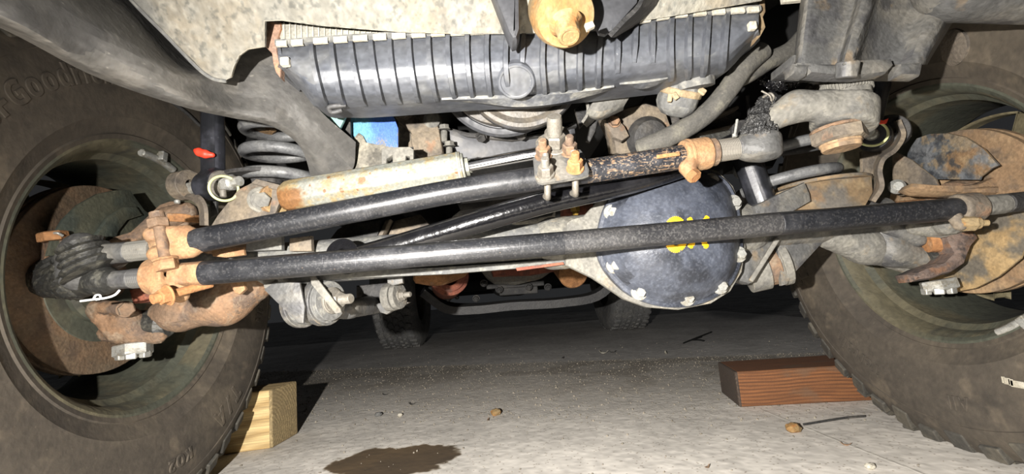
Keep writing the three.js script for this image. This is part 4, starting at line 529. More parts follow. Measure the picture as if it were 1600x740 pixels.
// ───────────────────────── coil springs, bump stops ─────────────────────────
function spring(label, ref, R, r, pitch, t0, t1, hand, lean) { // ref: middle of one front strand
  const p = [], n = Math.round((t1 - t0) * 28); for (let i = 0; i <= n; i++) { const k = lerp(t0, t1, i / n), a = Math.PI / 2 + hand * k * 6.2832, y = ref.y + k * pitch; p.push(V(ref.x + R * Math.cos(a) + lean * k * pitch, y, ref.z - R + R * Math.sin(a))); }
  const t = thing('coil_spring', label, 'spring'); part(t, 'coil', tube(p, r, n * 2, 18), M.spring); return t;
}
spring('left grey coil spring beside the link with the red tag', W(417, 228, 0.055), 0.0575, 0.0088, 0.0385, -1.6, 2.4, 1, 0);
spring('right grey coil spring behind the rusty boxed seat', W(1274, 266, 0.055), 0.072, 0.0088, 0.05, -0.7, 2.0, -1, 0.1);
{ const t = thing('bump_stop', 'worn tan rubber stop inside the top of the left spring', 'bump stop'), a = W(405, 208, -0.02), b = W(404, 186, -0.02); part(t, 'stop', rev(a, dirOf(a, b), [[0, 0], [0.001, 0.02], [0.006, 0.026], [0.016, 0.027], [0.024, 0.025], [0.03, 0]], 32), M.silverRust); part(t, 'cup', rod(W(404, 190, -0.02), W(403, 150, -0.02), 0.03), M.darkMetal); }

// ───────────────────────── sway bar links ─────────────────────────
function clipRing(t, c, n, R) { const f = frameTo(c, n), p = []; for (let i = 0; i < 28; i++) { const a = i / 28 * 6.283; p.push(V(R * Math.cos(a), 0, R * 1.12 * Math.sin(a)).applyMatrix4(f)); } return part(t, 'clip_ring', tube(p, 0.0018, 64, 10, true), M.lime, 'pale yellow-green wire ring'); }
{
  const t = thing('sway_bar_link', 'left black quick-release sway bar link with a red tag', 'link');
  const a = W(333, 272, 0.05), b = W(332, 130, 0.045); part(t, 'tube', rod(a, b, 0.0158, 0.0158, 36), M.shockPaint);
  const c = W(333, 290, 0.052), d = V(0.93, -0.03, 0.37).normalize(), P = (s) => c.clone().addScaledVector(d, s);
  part(t, 'eye', netsAround(smin(0.006, cyl(P(-0.019), P(0.019), 0.0215, 0.004), cap(c, a.clone().add(V(0, 0.004, 0)), 0.015, 0.0155)), [P(-0.02), P(0.02), a], 0.03, 0.0018), M.shockPaint, 'black welded eye');
  part(t, 'bushing', [rev(P(0.018), d, [[0, 0], [0, 0.0205], [0.004, 0.0195], [0.006, 0.014], [0.006, 0]], 32), rev(P(-0.025), d, [[0, 0], [0, 0.013], [0.007, 0.014], [0.007, 0]], 28)], M.steel);
  part(t, 'stud', [rev(P(0.02), d, [[0, 0], [0, 0.0112], [0.008, 0.0122], [0.02, 0.0115], [0.024, 0.0085], [0.034, 0.0072], [0.036, 0]], 32), rod(P(-0.072), P(-0.02), 0.0068)], M.zinc, 'shiny tapered pin');
  part(t, 'lock_nut', [hex(P(-0.056), d, 0.0125, 0.01)], M.zinc);
  part(t, 'lock_pin', rod(W(348, 296, 0.085), W(349, 308, 0.085), 0.0042), M.steel);
  clipRing(t, W(350, 294, 0.085), V(0.8, 0.1, 0.6).normalize(), 0.0175);
  part(t, 'red_tag', [netsAround(smin(0.004, cap(W(306, 235, 0.07), W(310, 236, 0.07), 0.003, 0.004), cap(W(312, 238, 0.07), W(320, 240, 0.07), 0.0062, 0.006), cap(W(322, 241, 0.07), W(332, 242, 0.068), 0.005, 0.0035)), [W(304, 234, 0.07), W(334, 243, 0.068)], 0.012, 0.001)], M.red, 'orange-red plastic cap');
}
{
  const t = thing('sway_bar_bracket', 'grey bracket arm holding the left sway bar link above the axle', 'bracket');
  const d = V(0.93, -0.03, 0.37).normalize(), c = W(292, 289, 0.035); part(t, 'eye', ring(c.clone().addScaledVector(d, -0.014), d, 0.0225, 0.0075, 0.022), M.brownMetal);
  part(t, 'arm', skin([[W(286, 306, 0.03), W(306, 312, 0.045), W(316, 326, 0.05), W(318, 352, 0.05)], [W(294, 302, 0.05), W(314, 306, 0.065), W(324, 322, 0.07), W(326, 352, 0.07)]], 0.005, 5, 3), M.brownMetal);
  part(t, 'gusset', plate([[328, 312], [338, 312], [338, 334], [328, 342]], { z: 0.03 }, 0.006, 0.001), M.darkMetal);
}
{
  const t = thing('sway_bar_link', 'right black quick-release sway bar link, its ring beside the big nut', 'link');
  const c = W(1364, 212, 0.055), d = V(-0.72, -0.05, 0.69).normalize(), P = (s) => c.clone().addScaledVector(d, s);
  part(t, 'eye', [ring(P(-0.03), d, 0.0235, 0.01, 0.042), ring(P(0.01), d, 0.0205, 0.006, 0.005)], M.shockPaint); part(t, 'tube', rod(c.clone().add(V(0.004, 0.018, -0.008)), W(1382, 95, 0.045), 0.0155), M.shockPaint);
  part(t, 'stud', rev(P(0.012), d, [[0, 0], [0, 0.010], [0.01, 0.0085], [0.012, 0.006], [0.034, 0.0056], [0.035, 0.0078], [0.04, 0.0074], [0.041, 0]], 28), M.zinc, 'shiny pin');
  clipRing(t, P(0.025), V(-0.55, 0.2, 0.8).normalize(), 0.019); part(t, 'red_tag', plate([[1369, 184], [1380, 188], [1389, 184], [1386, 192], [1376, 193]], { z: 0.09 }, 0.004, 0.001), M.red, 'orange-red plastic cap');
  part(t, 'stud_end', rev(W(1414, 211, 0.04), V(1, 0.05, 0.2).normalize(), [[-0.02, 0.006], [0, 0.0065], [0.006, 0.0055], [0.008, 0]], 20), M.zinc);
}
{
  const t = thing('sway_bar_bracket', 'curved grey strap bracket carrying the right sway bar link', 'bracket');
  part(t, 'strap', skin([[[1396, 188], [1404, 208], [1392, 232], [1376, 246], [1370, 262], [1372, 288], [1360, 314]].map(([x, y]) => W(x, y, 0.035)), [[1408, 186], [1416, 210], [1402, 236], [1384, 250], [1379, 266], [1382, 292], [1368, 316]].map(([x, y]) => W(x, y, 0.07))], 0.006, 6, 4), M.brownMetal);
  part(t, 'web', plate([[1372, 236], [1392, 232], [1382, 248], [1372, 262], [1370, 276], [1348, 268], [1347, 236]], { z: 0.04 }, 0.006, 0.001), M.brownMetal); part(t, 'eye', ring(W(1392, 208, 0.03), V(-0.72, -0.05, 0.69), 0.026, 0.008, 0.022), M.darkMetal);
}

function damperPaint() { // pale paint, rust eating in from the closed end, scattered rust spots, thin yellow stains
  const n = 512, C = new Uint8Array(n * n * 4).fill(255), spots = [[0.47, 0.66, 0.02], [0.27, 0.62, 0.008], [0.36, 0.6, 0.012], [0.38, 0.7, 0.006], [0.6, 0.6, 0.005], [0.66, 0.7, 0.004], [0.52, 0.72, 0.006], [0.2, 0.7, 0.007], [0.97, 0.6, 0.012], [0.44, 0.58, 0.006], [0.3, 0.76, 0.009], [0.72, 0.66, 0.004]];
  for (let j = 0; j < n; j++) for (let i = 0; i < n; i++) {
    const u = i / n, v = j / n, k = (j * n + i) * 4, a = fbm(u, v, 6, 4, 5, 71), b = fbm(u, v, 40, 24, 4, 72), f = fbm(u, v, 120, 60, 2, 73); let c = [118, 119, 111];
    const yel = sst(0.52, 0.74, a * 0.7 + b * 0.4 + 0.35 * sst(0.25, 0.0, u)) * 0.7; c = c.map((x, q) => lerp(x, [128, 108, 70][q], yel));
    let r = sst(0.15, 0.09, u + 0.16 * (a - 0.5) + 0.08 * (b - 0.5) + 0.09 * sst(0.32, 0.12, v)); for (const [x, y, s] of spots) r = Math.max(r, sst(s * 1.15, s * 0.75, Math.hypot(u - x, (v - 0.92 + y) * 0.5) + s * 1.6 * (b - 0.5)));
    c = c.map((x, q) => lerp(x, [108, 74, 44][q], r * 0.9)); for (let q = 0; q < 3; q++) C[k + q] = clamp(c[q] * (0.86 + 0.28 * f), 0, 255);
  }
  return new THREE.MeshPhysicalMaterial({ map: dtex(C, n, true), roughness: 0.45, bumpMap: BUMP, bumpScale: 0.0002 });
}

// ───────────────────────── brakes and knuckles ─────────────────────────
function brakeRotor(side, label, mat, R) {
  const t = thing('brake_rotor', label, 'brake disc'), p = V(side * 0.715, AY, 0), d = V(-side, 0, 0);
  part(t, 'disc', [ring(p, d, R, 0.055, 0.010, 96), ring(p.clone().addScaledVector(d, 0.016), d, R, 0.055, 0.010, 96), ring(p.clone().addScaledVector(d, 0.008), d, R - 0.008, 0.055, 0.01, 72)], mat);
  part(t, 'hub', rev(p.clone().addScaledVector(d, -0.03), d, [[0, 0], [0, 0.08], [0.03, 0.08], [0.04, 0.06], [0.07, 0.05], [0.07, 0]], 48), M.rustBrown);
}
brakeRotor(-1, 'rusty brown brake disc inside the left wheel', M.rotor, 0.143); brakeRotor(1, 'rusty tan brake disc inside the right wheel', M.shieldTan, 0.134);
{
  const t = thing('dust_shield', 'dark stamped splash shield over the upper half of the left brake disc', 'splash shield'), pl = { x: -0.655, n: V(1, 0, 0) };
  part(t, 'sheet', plate([[74, 400], [82, 372], [98, 344], [122, 320], [152, 303], [180, 297], [204, 297], [210, 306], [226, 328], [240, 338], [256, 356], [262, 392], [200, 400], [186, 396]], pl, 0.004, 0.001), M.shieldDark);
  part(t, 'pressed_step', plate([[140, 398], [150, 370], [170, 340], [196, 322], [214, 322], [224, 336], [200, 344], [186, 362], [180, 384], [180, 398]], { x: -0.648, n: V(1, 0, 0) }, 0.008, 0.003), M.shieldDark);
  const u = thing('steering_knuckle', 'rusty left steering knuckle with castle nuts around the ball joints', 'knuckle');
  part(u, 'inner_flange', [ring(V(-0.697, AY, 0), V(1, 0, 0), 0.119, 0.03, 0.004, 64), ring(V(-0.697, AY, 0), V(1, 0, 0), 0.098, 0.03, 0.009, 64, 0.003), ring(V(-0.697, AY, 0), V(1, 0, 0), 0.07, 0.03, 0.022, 64, 0.006)], M.rim);
  part(u, 'steering_arm', netsAround(rough3(smin(0.01, cap(W(58, 398, 0.04), W(98, 392, 0.09), 0.019, 0.017), cap(W(56, 384, 0.05), W(100, 380, 0.095), 0.014, 0.014), cap(W(72, 418, 0.06), W(110, 415, 0.1), 0.02, 0.02)), 0.004, 80), [W(58, 398, 0.04), W(110, 418, 0.1)], 0.045, 0.0025), M.rustBrown, 'rusty forged steering arm');
  part(u, 'castle_nut', [hex(W(84, 376, 0.115), V(-0.1, 1, 0.15).normalize(), 0.0155, 0.012, 0.2), rod(W(84, 372, 0.115), W(84, 362, 0.115), 0.007)], M.rust); part(u, 'cotter_pin', [tube([W(78, 366, 0.12), W(90, 364, 0.125), W(98, 368, 0.12)], 0.0018, 16, 8)], M.zinc);
  part(u, 'upper_ball_joint', [plate([[150, 384], [176, 368], [202, 360], [226, 338], [247, 318], [264, 312], [284, 312], [302, 322], [309, 336], [306, 346], [292, 353], [262, 354], [240, 360], [214, 374], [200, 388], [160, 394]], { p: W(240, 350, 0.035), n: V(0.25, 0.1, 1) }, 0.034, 0.007), netsAround(rough3(cap(W(262, 340, 0.03), W(292, 330, 0.025), 0.017, 0.014), 0.003, 80), [W(262, 340, 0.03), W(292, 330, 0.025)], 0.03, 0.0025)], M.rustBrown, 'rusty upper joint arm');
  part(u, 'grease_nipple', rod(W(277, 318, 0.05), W(277, 312, 0.05), 0.004), M.zinc);
  part(u, 'joint_boot', [ring(W(282, 347, 0.02), V(0.1, 1, 0.1), 0.024, 0.006, 0.012), ring(W(282, 342, 0.02), V(0.1, 1, 0.1), 0.021, 0.006, 0.006)], M.rust, 'tan rubber seal');
  part(u, 'knuckle_bracket', netsAround(rough3(smin(0.008, cap(W(150, 478, 0.05), W(196, 482, 0.055), 0.0085, 0.0105), cap(W(152, 484, 0.04), W(186, 518, 0.03), 0.013, 0.016), cap(W(168, 520, 0.02), W(246, 524, 0.02), 0.012, 0.012), cap(W(198, 500, 0.03), W(212, 522, 0.02), 0.02, 0.018)), 0.004, 80), [W(145, 470, 0.05), W(250, 535, 0.02)], 0.045, 0.0026), M.rustBrown, 'brown bracket of the lower joint');
  part(u, 'bolt', bolt(W(196, 483, 0.062), V(0.75, -0.05, 0.65).normalize(), 0.0098, 0.009, 0, 0.1, 1.15), M.rustBrown);
  const cn = W(214, 545, 0.03), cd = V(0.5, -0.45, 0.75).normalize();
  const nut = part(u, 'castle_nut', [hex(W(208, 537, 0.02), V(0.1, -1, 0.1).normalize(), 0.024, 0.017, 0.25)], M.zinc, 'large bright castle nut'); for (const k of [0, 1, 2, 3, 4, 5]) { const c = W(209, 551, 0.02), a = k * 1.0472 + 0.5; part(nut, 'castle_tooth', box(0, 0, 0, 0.013, 0.010, 0.009, 0.002).translate(0, 0, 0.0165).rotateY(a).translate(c.x, c.y - 0.003, c.z), M.zinc); }
  part(u, 'rubber_seal', rev(W(238, 506, 0.01), V(0.9, -0.1, 0.1).normalize(), [[-0.03, 0.012], [-0.03, 0.02], [0.02, 0.022], [0.03, 0.015], [0.03, 0]], 28), M.boot);
  const y = thing('axle_yoke', 'rusty curved fork at the left end of the axle beam', 'axle yoke');
  part(y, 'fork', netsAround(rough3(smin(0.02, cap(W(392, 440, 0.0), W(350, 470, 0.01), 0.033, 0.032), cap(W(350, 470, 0.01), W(280, 488, 0.015), 0.034, 0.024), cap(W(280, 488, 0.015), W(256, 490, 0.01), 0.024, 0.02), cap(W(380, 400, 0.0), W(300, 370, 0.0), 0.03, 0.026)), 0.003, 60), [W(400, 440, 0), W(250, 490, 0.01), W(300, 350, 0)], 0.06, 0.0034), M.rustBrown);
  part(y, 'machined_face', plate([[244, 482], [262, 476], [284, 480], [286, 502], [258, 508], [244, 504]], { z: 0.042 }, 0.02, 0.006), M.rustBrown); part(y, 'inner_block', plate([[200, 452], [240, 446], [248, 470], [206, 474]], { z: 0.03 }, 0.03, 0.004), M.rustRed);
}
{
  const t = thing('dust_shield', 'rusty grey splash shield on the right brake disc', 'splash shield'), pl = { x: 0.655, n: V(-1, 0, 0) };
  part(t, 'sheet', plate([[1416, 254], [1418, 236], [1432, 216], [1452, 209], [1480, 208], [1508, 214], [1536, 232], [1560, 258], [1548, 264], [1532, 276], [1530, 281], [1462, 280]], pl, 0.004, 0.001), M.shieldBlue, 'mottled rusty upper sheet');
  part(t, 'lower_sheet', plate([[1482, 384], [1520, 360], [1534, 338], [1560, 330], [1612, 326], [1608, 372], [1594, 404], [1560, 432], [1524, 450], [1482, 458], [1450, 456], [1452, 430]], pl, 0.004, 0.001), M.shieldYellow, 'tan lower sheet');
  part(t, 'caliper_edge', plate([[1394, 240], [1400, 238], [1424, 250], [1462, 280], [1470, 300], [1404, 306], [1394, 280]], { x: 0.645, n: V(-1, 0, 0.25) }, 0.005, 0.001), M.brownMetal);
  const u = thing('steering_knuckle', 'rusty right steering knuckle with a bright castle nut below', 'knuckle');
  part(u, 'inner_flange', ring(V(0.695, AY, 0), V(-1, 0, 0), 0.09, 0.03, 0.004, 64), M.shieldRust);
  part(u, 'steering_arm', plate([[1424, 291], [1430, 284], [1470, 287], [1506, 288], [1532, 285], [1562, 271], [1600, 262], [1650, 254], [1650, 292], [1600, 299], [1556, 302], [1500, 301], [1444, 298]], { p: W(1520, 290, 0.06), n: V(-0.1, 0.1, 1) }, 0.034, 0.007), M.shieldTan, 'tan forged steering arm');
  part(u, 'knuckle_bracket', plate([[1496, 356], [1512, 352], [1528, 362], [1533, 372], [1522, 384], [1516, 398], [1511, 412], [1490, 426], [1474, 430], [1458, 436], [1430, 440], [1424, 428], [1446, 418], [1476, 408], [1490, 394], [1482, 380], [1478, 370]], { p: W(1490, 400, 0.075), n: V(-0.2, 0.05, 1) }, 0.045, 0.009), M.knuckleDark, 'purple-brown bracket');
  part(u, 'upper_ball_joint', netsAround(rough3(smin(0.01, cap(W(1478, 352, 0.08), W(1510, 346, 0.085), 0.014, 0.014), cap(W(1430, 354, 0.05), W(1476, 358, 0.06), 0.012, 0.016)), 0.004, 80), [W(1426, 352, 0.05), W(1512, 346, 0.085)], 0.035, 0.0024), M.castGrey);
  part(u, 'bushing', rev(W(1448, 380, 0.045), V(1, 0.05, 0.3).normalize(), [[0, 0], [0, 0.014], [0.018, 0.0165], [0.026, 0.0165], [0.028, 0.010], [0.028, 0]], 28), M.rust, 'orange rusty bushing');
  part(u, 'rubber_seal', rev(W(1446, 404, 0.03), V(1, 0.15, 0.2).normalize(), [[0, 0.01], [0, 0.016], [0.016, 0.018], [0.03, 0.014], [0.03, 0]], 28), M.boot);
  const nut = part(u, 'castle_nut', hex(W(1464, 437, 0.03), V(0.1, -1, 0.1).normalize(), 0.024, 0.016, 0.1), M.zinc, 'large bright castle nut'); for (let k = 0; k < 6; k++) { const c = W(1466, 452, 0.03), a = k * 1.0472 + 0.3; part(nut, 'castle_tooth', box(0, 0, 0, 0.013, 0.010, 0.009, 0.002).translate(0, 0, 0.0165).rotateY(a).translate(c.x, c.y - 0.002, c.z), M.zinc); }
  const y = thing('axle_yoke', 'dark curved fork at the right end of the axle beam', 'axle yoke');
  part(y, 'fork', netsAround(rough3(smin(0.018, cap(W(1366, 352, 0.0), W(1392, 390, 0.01), 0.027, 0.024), cap(W(1392, 390, 0.01), W(1438, 404, 0.02), 0.024, 0.019)), 0.002, 60), [W(1360, 345, 0), W(1440, 408, 0.02)], 0.055, 0.0032), M.cast);
  part(y, 'web', netsAround(rough3(smin(0.02, cap(W(1296, 366, 0.0), W(1350, 384, 0.0), 0.024, 0.028), cap(W(1350, 384, 0.0), W(1428, 418, 0.0), 0.022, 0.014)), 0.003, 60), [W(1290, 366, 0), W(1430, 420, 0)], 0.05, 0.0036), M.castGrey);
  part(y, 'upper_arm', netsAround(rough3(smin(0.01, cap(W(1390, 352, 0.03), W(1432, 372, 0.035), 0.015, 0.014)), 0.003, 80), [W(1390, 352, 0.03), W(1432, 372, 0.035)], 0.03, 0.0026), M.cast); part(y, 'bolt_head', rev(W(1401, 292, 0.0), V(-0.5, 0, 0.9).normalize(), [[0, 0], [0, 0.012], [0.004, 0.012], [0.01, 0.007], [0.011, 0]], 24), M.zinc);
  part(y, 'tube_end', rod(W(1330, 347, 0), W(1440, 335, 0.0), 0.026), M.rust);
}

// ───────────────────────── radiator ─────────────────────────
{
  const t = thing('radiator', 'black ribbed plastic bottom tank of the radiator with pale core above', 'radiator');
  const top = [[433, 74], [455, 73], [490, 70], [550, 66], [610, 62], [670, 58], [730, 55], [790, 53], [850, 53], [905, 50], [960, 46], [1000, 37], [1050, 29], [1100, 25], [1150, 22], [1186, 20]];
  const bot = [[437, 108], [468, 138], [492, 166], [552, 167], [605, 164], [660, 160], [715, 156], [768, 153], [830, 152], [888, 145], [945, 139], [985, 134], [1040, 128], [1095, 122], [1135, 112], [1184, 60]];
  const at = (s, k) => { const i = clamp(s, 0, 0.99999) * (top.length - 1), a = Math.floor(i), f = i - a, T = [lerp(top[a][0], top[a + 1][0], f), lerp(top[a][1], top[a + 1][1], f)], B = [lerp(bot[a][0], bot[a + 1][0], f), lerp(bot[a][1], bot[a + 1][1], f)]; return [lerp(T[0], B[0], k), lerp(T[1], B[1], k)]; };
  const zk = (k) => 0.196 + 0.034 * (1 - Math.pow((k - 0.38) / 0.62, 2)) - 0.02 * Math.pow(clamp((k - 0.65) / 0.35), 2);
  const S3 = (s, k, o = 0) => { const [x, y] = at(s, k); return W(x, y, zk(k) + o); };
  const rows = []; for (const k of [0, 0.15, 0.3, 0.45, 0.6, 0.75, 0.88, 1]) { const r = []; for (let i = 0; i <= 30; i++) r.push(S3(i / 30, k)); rows.push(r); }
  const tank = part(t, 'tank', skin(rows, 0.005, 2, 3), M.tank, 'ribbed black plastic tank');
  part(tank, 'tank_floor', skin([rows[7], rows[7].map((p) => p.clone().add(V(0, 0.006, -0.05)))], 0.004, 2, 2), M.tank); part(tank, 'end_wall', [skin([[0, 0.3, 0.6, 1].map((k) => S3(0, k)), [0, 0.3, 0.6, 1].map((k) => S3(0, k).add(V(0, 0, -0.06)))], 0.004, 3, 3), skin([[0, 0.3, 0.6, 1].map((k) => S3(1, k).add(V(0, 0, -0.06))), [0, 0.3, 0.6, 1].map((k) => S3(1, k))], 0.004, 3, 3)], M.tank);
  const sOf = (x) => { for (let i = 1; i < top.length; i++) if (top[i][0] >= x) return (i - 1 + (x - top[i - 1][0]) / (top[i][0] - top[i - 1][0])) / (top.length - 1); return 1; };
  const sOfB = (x) => { for (let i = 1; i < bot.length; i++) if (bot[i][0] >= x) return (i - 1 + (x - bot[i - 1][0]) / (bot[i][0] - bot[i - 1][0])) / (bot.length - 1); return 1; };
  const RB = [[489, 511], [520, 538], [550, 570], [581, 599], [610, 625], [640, 654], [670, 683], [700, 711], [730, 739], [761, 767], [792, 796], [818, 822, 0.5], [849, 852], [878, 880], [908, 906], [938, 934], [965, 968, 0.75], [992, 997, 0.62], [1018, 1026, 0.66], [1047, 1048], [1075, 1074], [1104, 1097], [1133, 1126]];
  for (const [a, b, e = 0.99] of RB) {
    const sa = sOf(a), sb = sOfB(b), L = [[], [], [], []];
    for (let i = 0; i <= 10; i++) { const k = e * i / 10, q = S3(lerp(sa, sb, k * k * 0.6 + k * 0.4), k), w = 0.0024, o = 0.0062 * Math.min(1, (10.5 - i) / (e < 0.9 ? 5 : 1)); L[0].push(q.clone().add(V(-w, -0.0004, -0.001))); L[1].push(q.clone().add(V(-w * 0.7, -o * 0.5, o))); L[2].push(q.clone().add(V(w * 0.7, -o * 0.5, o))); L[3].push(q.clone().add(V(w, -0.0004, -0.001))); }
    part(tank, 'rib', skin(L.reverse(), -0.001, 1, 1), M.tank);
  }
  // crimped header: pale strip with a tab between every two ribs
  const hd = part(t, 'header_rim', skin([rows[0].map((p) => p.clone().add(V(0, 0.010, -0.002))), rows[0].map((p) => p.clone().add(V(0, 0.007, 0.005))), rows[0].map((p) => p.clone().add(V(0, 0.0005, 0.0055))), rows[0].map((p) => p.clone().add(V(0, -0.001, 0.001)))], 0.002, 2, 2), M.greyDust, 'dusty crimped rim');
  const tb = [[437, 453], [460, 478], ...RB.slice(0, 9).map(([a], i) => [a + 5, RB[i + 1][0] - 4]), ...RB.slice(17, 22).map(([a], i) => [a + 5, RB[i + 18][0] - 5]), [1138, 1158], [1163, 1180]];
  for (const [a, b] of tb) { const n = [], m = []; for (let i = 0; i <= 3; i++) { const q = S3(sOf(lerp(a, b, i / 3)), 0); n.push(q.clone().add(V(0, 0.003, 0.0085))); m.push(q.clone().add(V(0, -0.0035, 0.0085))); } part(hd, 'crimp_tab', skin([n, m], 0.003, 1, 1), M.cream); }
  part(t, 'core', plate([[428, 34], [460, 38], [600, 30], [900, 10], [1190, -20], [1190, 14], [1000, 30], [850, 44], [700, 48], [560, 58], [440, 66]], { z: 0.212 }, 0.03, 0.001), M.core, 'pale finned core'); 
  const fins = []; for (let x = 444; x < 600; x += 9) { const a = W(x, 36 - (x - 444) * 0.03, 0.2125), b = W(x + 1, 66 - (x - 444) * 0.06, 0.2125); fins.push(bar(a, b, 0.0016, 0.003, 0.0005)); } part(t, 'core_fins', fins, M.cream);
  part(t, 'mounting_clip', box(0, 0, 0, 0.010, 0.010, 0.008, 0.002).applyMatrix4(new THREE.Matrix4().setPosition(W(446, 97, 0.232))), M.cream); part(t, 'mounting_clip', box(0, 0, 0, 0.009, 0.010, 0.008, 0.002).applyMatrix4(new THREE.Matrix4().setPosition(W(1175, 41, 0.232))), M.cream);
  { const q = S3(sOf(822), 0.74), q2 = S3(sOf(822), 0.6), e = S3(sOf(826), 0.74), nn = e.clone().sub(q).cross(q2.clone().sub(q)).normalize(); part(tank, 'boss', rev(q.clone().addScaledVector(nn, -0.012), nn, [[0, 0], [0, 0.0225], [0.0135, 0.0222], [0.0155, 0.0205], [0.0155, 0.0185], [0.0145, 0.0175], [0.0145, 0]], 48), M.tank); } part(t, 'drain', tube([W(540, 164, 0.185), W(514, 168, 0.185), W(518, 175, 0.18), W(534, 172, 0.18)], 0.003, 24, 8), M.plasticDark);
  // bottom flange that sags over the fan
  part(t, 'bottom_flange', skin([[[690, 156], [740, 155], [800, 153], [860, 148], [920, 142], [960, 136]].map(([x, y]) => W(x, y, 0.185)), [[700, 158], [750, 161], [806, 167], [870, 162], [925, 149], [962, 138]].map(([x, y]) => W(x, y, 0.17))], 0.006, 5, 3), M.tankDust, 'dusty bottom flange'); part(t, 'crushed_flange', skin([[[968, 132], [1000, 130], [1028, 126], [1046, 122]].map(([x, y]) => W(x, y, 0.19)), [[978, 134], [1000, 139], [1024, 134], [1042, 126]].map(([x, y]) => W(x, y, 0.175))], 0.005, 4, 3), M.tankDust);
  part(t, 'spigot', rev(W(1084, 116, 0.16), V(0.1, -1, -0.25).normalize(), [[0, 0.02], [0, 0.026], [0.018, 0.024], [0.02, 0]], 32), M.greyDust);
}
{
  solo('side_bracket', plate([[416, 34], [426, 33], [438, 34], [439, 44], [433, 62], [432, 78], [438, 104], [438, 122], [430, 112], [426, 98], [424, 82], [414, 72], [416, 52]], { z: 0.215 }, 0.012, 0.002), M.rustPink, 'rusty brown bracket at the left end of the radiator', 'bracket');
  solo('side_bracket', plate([[1187, -4], [1196, -2], [1197, 18], [1193, 26], [1197, 42], [1188, 58], [1180, 66], [1184, 48], [1186, 20]], { z: 0.215 }, 0.012, 0.002), M.shieldRust, 'rusty bracket at the right end of the radiator', 'bracket');
  solo('core_support', plate([[542, 46], [574, 45], [586, 49], [560, 52], [544, 51]], { z: 0.21 }, 0.006, 0.001), M.rust, 'small rusty tab at the top of the radiator core', 'tab');
}

// ───────────────────────── front apron and air dam ─────────────────────────
{
  const n = V(0, -0.62, 0.78).normalize(), p = W(600, 40, 0.235);
  solo('front_apron', plate([[150, -90], [205, 0], [262, 57], [318, 112], [334, 122], [352, 126], [361, 122], [366, 104], [374, 88], [388, 78], [414, 74], [414, 52], [414, 34], [440, 33], [500, 41], [560, 46], [640, 52], [720, 54], [792, 54], [850, 52], [905, 46], [960, 40], [1000, 34], [1050, 26], [1190, 2], [1260, -60], [1000, -90], [600, -100]], { p, n }, 0.006, 0.0015), M.dust, 'pale dust-covered apron panel above the radiator', 'panel');
  solo('apron_edge', tube([[196, -12], [205, 0], [262, 58], [318, 114], [336, 124], [353, 127]].map(([x, y]) => onPlane(x, y, p, n)), 0.0022, 50, 8), M.greyDust, 'thin pale rolled edge on the left side of the apron', 'trim');
  const R = [[[-170, -260, 0.37], [60, -120, 0.31], [215, 0, 0.225], [320, 108, 0.17], [380, 70, 0.16], [440, 84, 0.15], [494, 166, 0.12], [556, 222, 0.07]], [[-200, -190, 0.425], [20, -60, 0.375], [156, 44, 0.315], [270, 116, 0.25], [372, 140, 0.17], [434, 150, 0.15], [486, 196, 0.12], [552, 262, 0.06]], [[-200, -176, 0.428], [12, -44, 0.38], [148, 58, 0.318], [268, 124, 0.251], [370, 148, 0.17], [432, 160, 0.15], [482, 206, 0.115], [540, 272, 0.055]], [[-190, -50, 0.425], [20, 32, 0.375], [150, 105, 0.30], [290, 156, 0.237], [366, 176, 0.178], [428, 189, 0.15], [474, 224, 0.106], [522, 288, 0.05]], [[-180, -34, 0.40], [10, 48, 0.355], [150, 120, 0.28], [290, 168, 0.22], [362, 184, 0.17], [422, 196, 0.14], [468, 228, 0.1], [490, 292, 0.045]]].map((r) => r.map((q) => W(...q)));
  solo('air_dam', skin(R, 0.005, 7, 8), M.plastic, 'scuffed dusty black plastic air dam curving over the left tire', 'air dam');
  solo('wheel_arch_liner', skin([[[150, 40, -0.3], [260, 80, -0.3], [380, 120, -0.3], [500, 160, -0.3]], [[150, 130, -0.34], [260, 150, -0.34], [380, 180, -0.34], [500, 220, -0.34]], [[200, 200, -0.36], [280, 220, -0.36], [400, 260, -0.36], [520, 280, -0.36]]].map((r) => r.map((q) => W(...q))), 0.004, 4, 4), M.black, 'black wheel arch behind the left spring', 'liner');
  const lu = solo('liner_edge', tube([[246, 144, 0.0], [290, 175, 0.0], [312, 196, 0.0]].map((q) => WX(q[0], q[1], -0.6)), 0.003, 20, 8), M.plasticDark, 'thin edge of the liner left of the black link', 'trim');
}
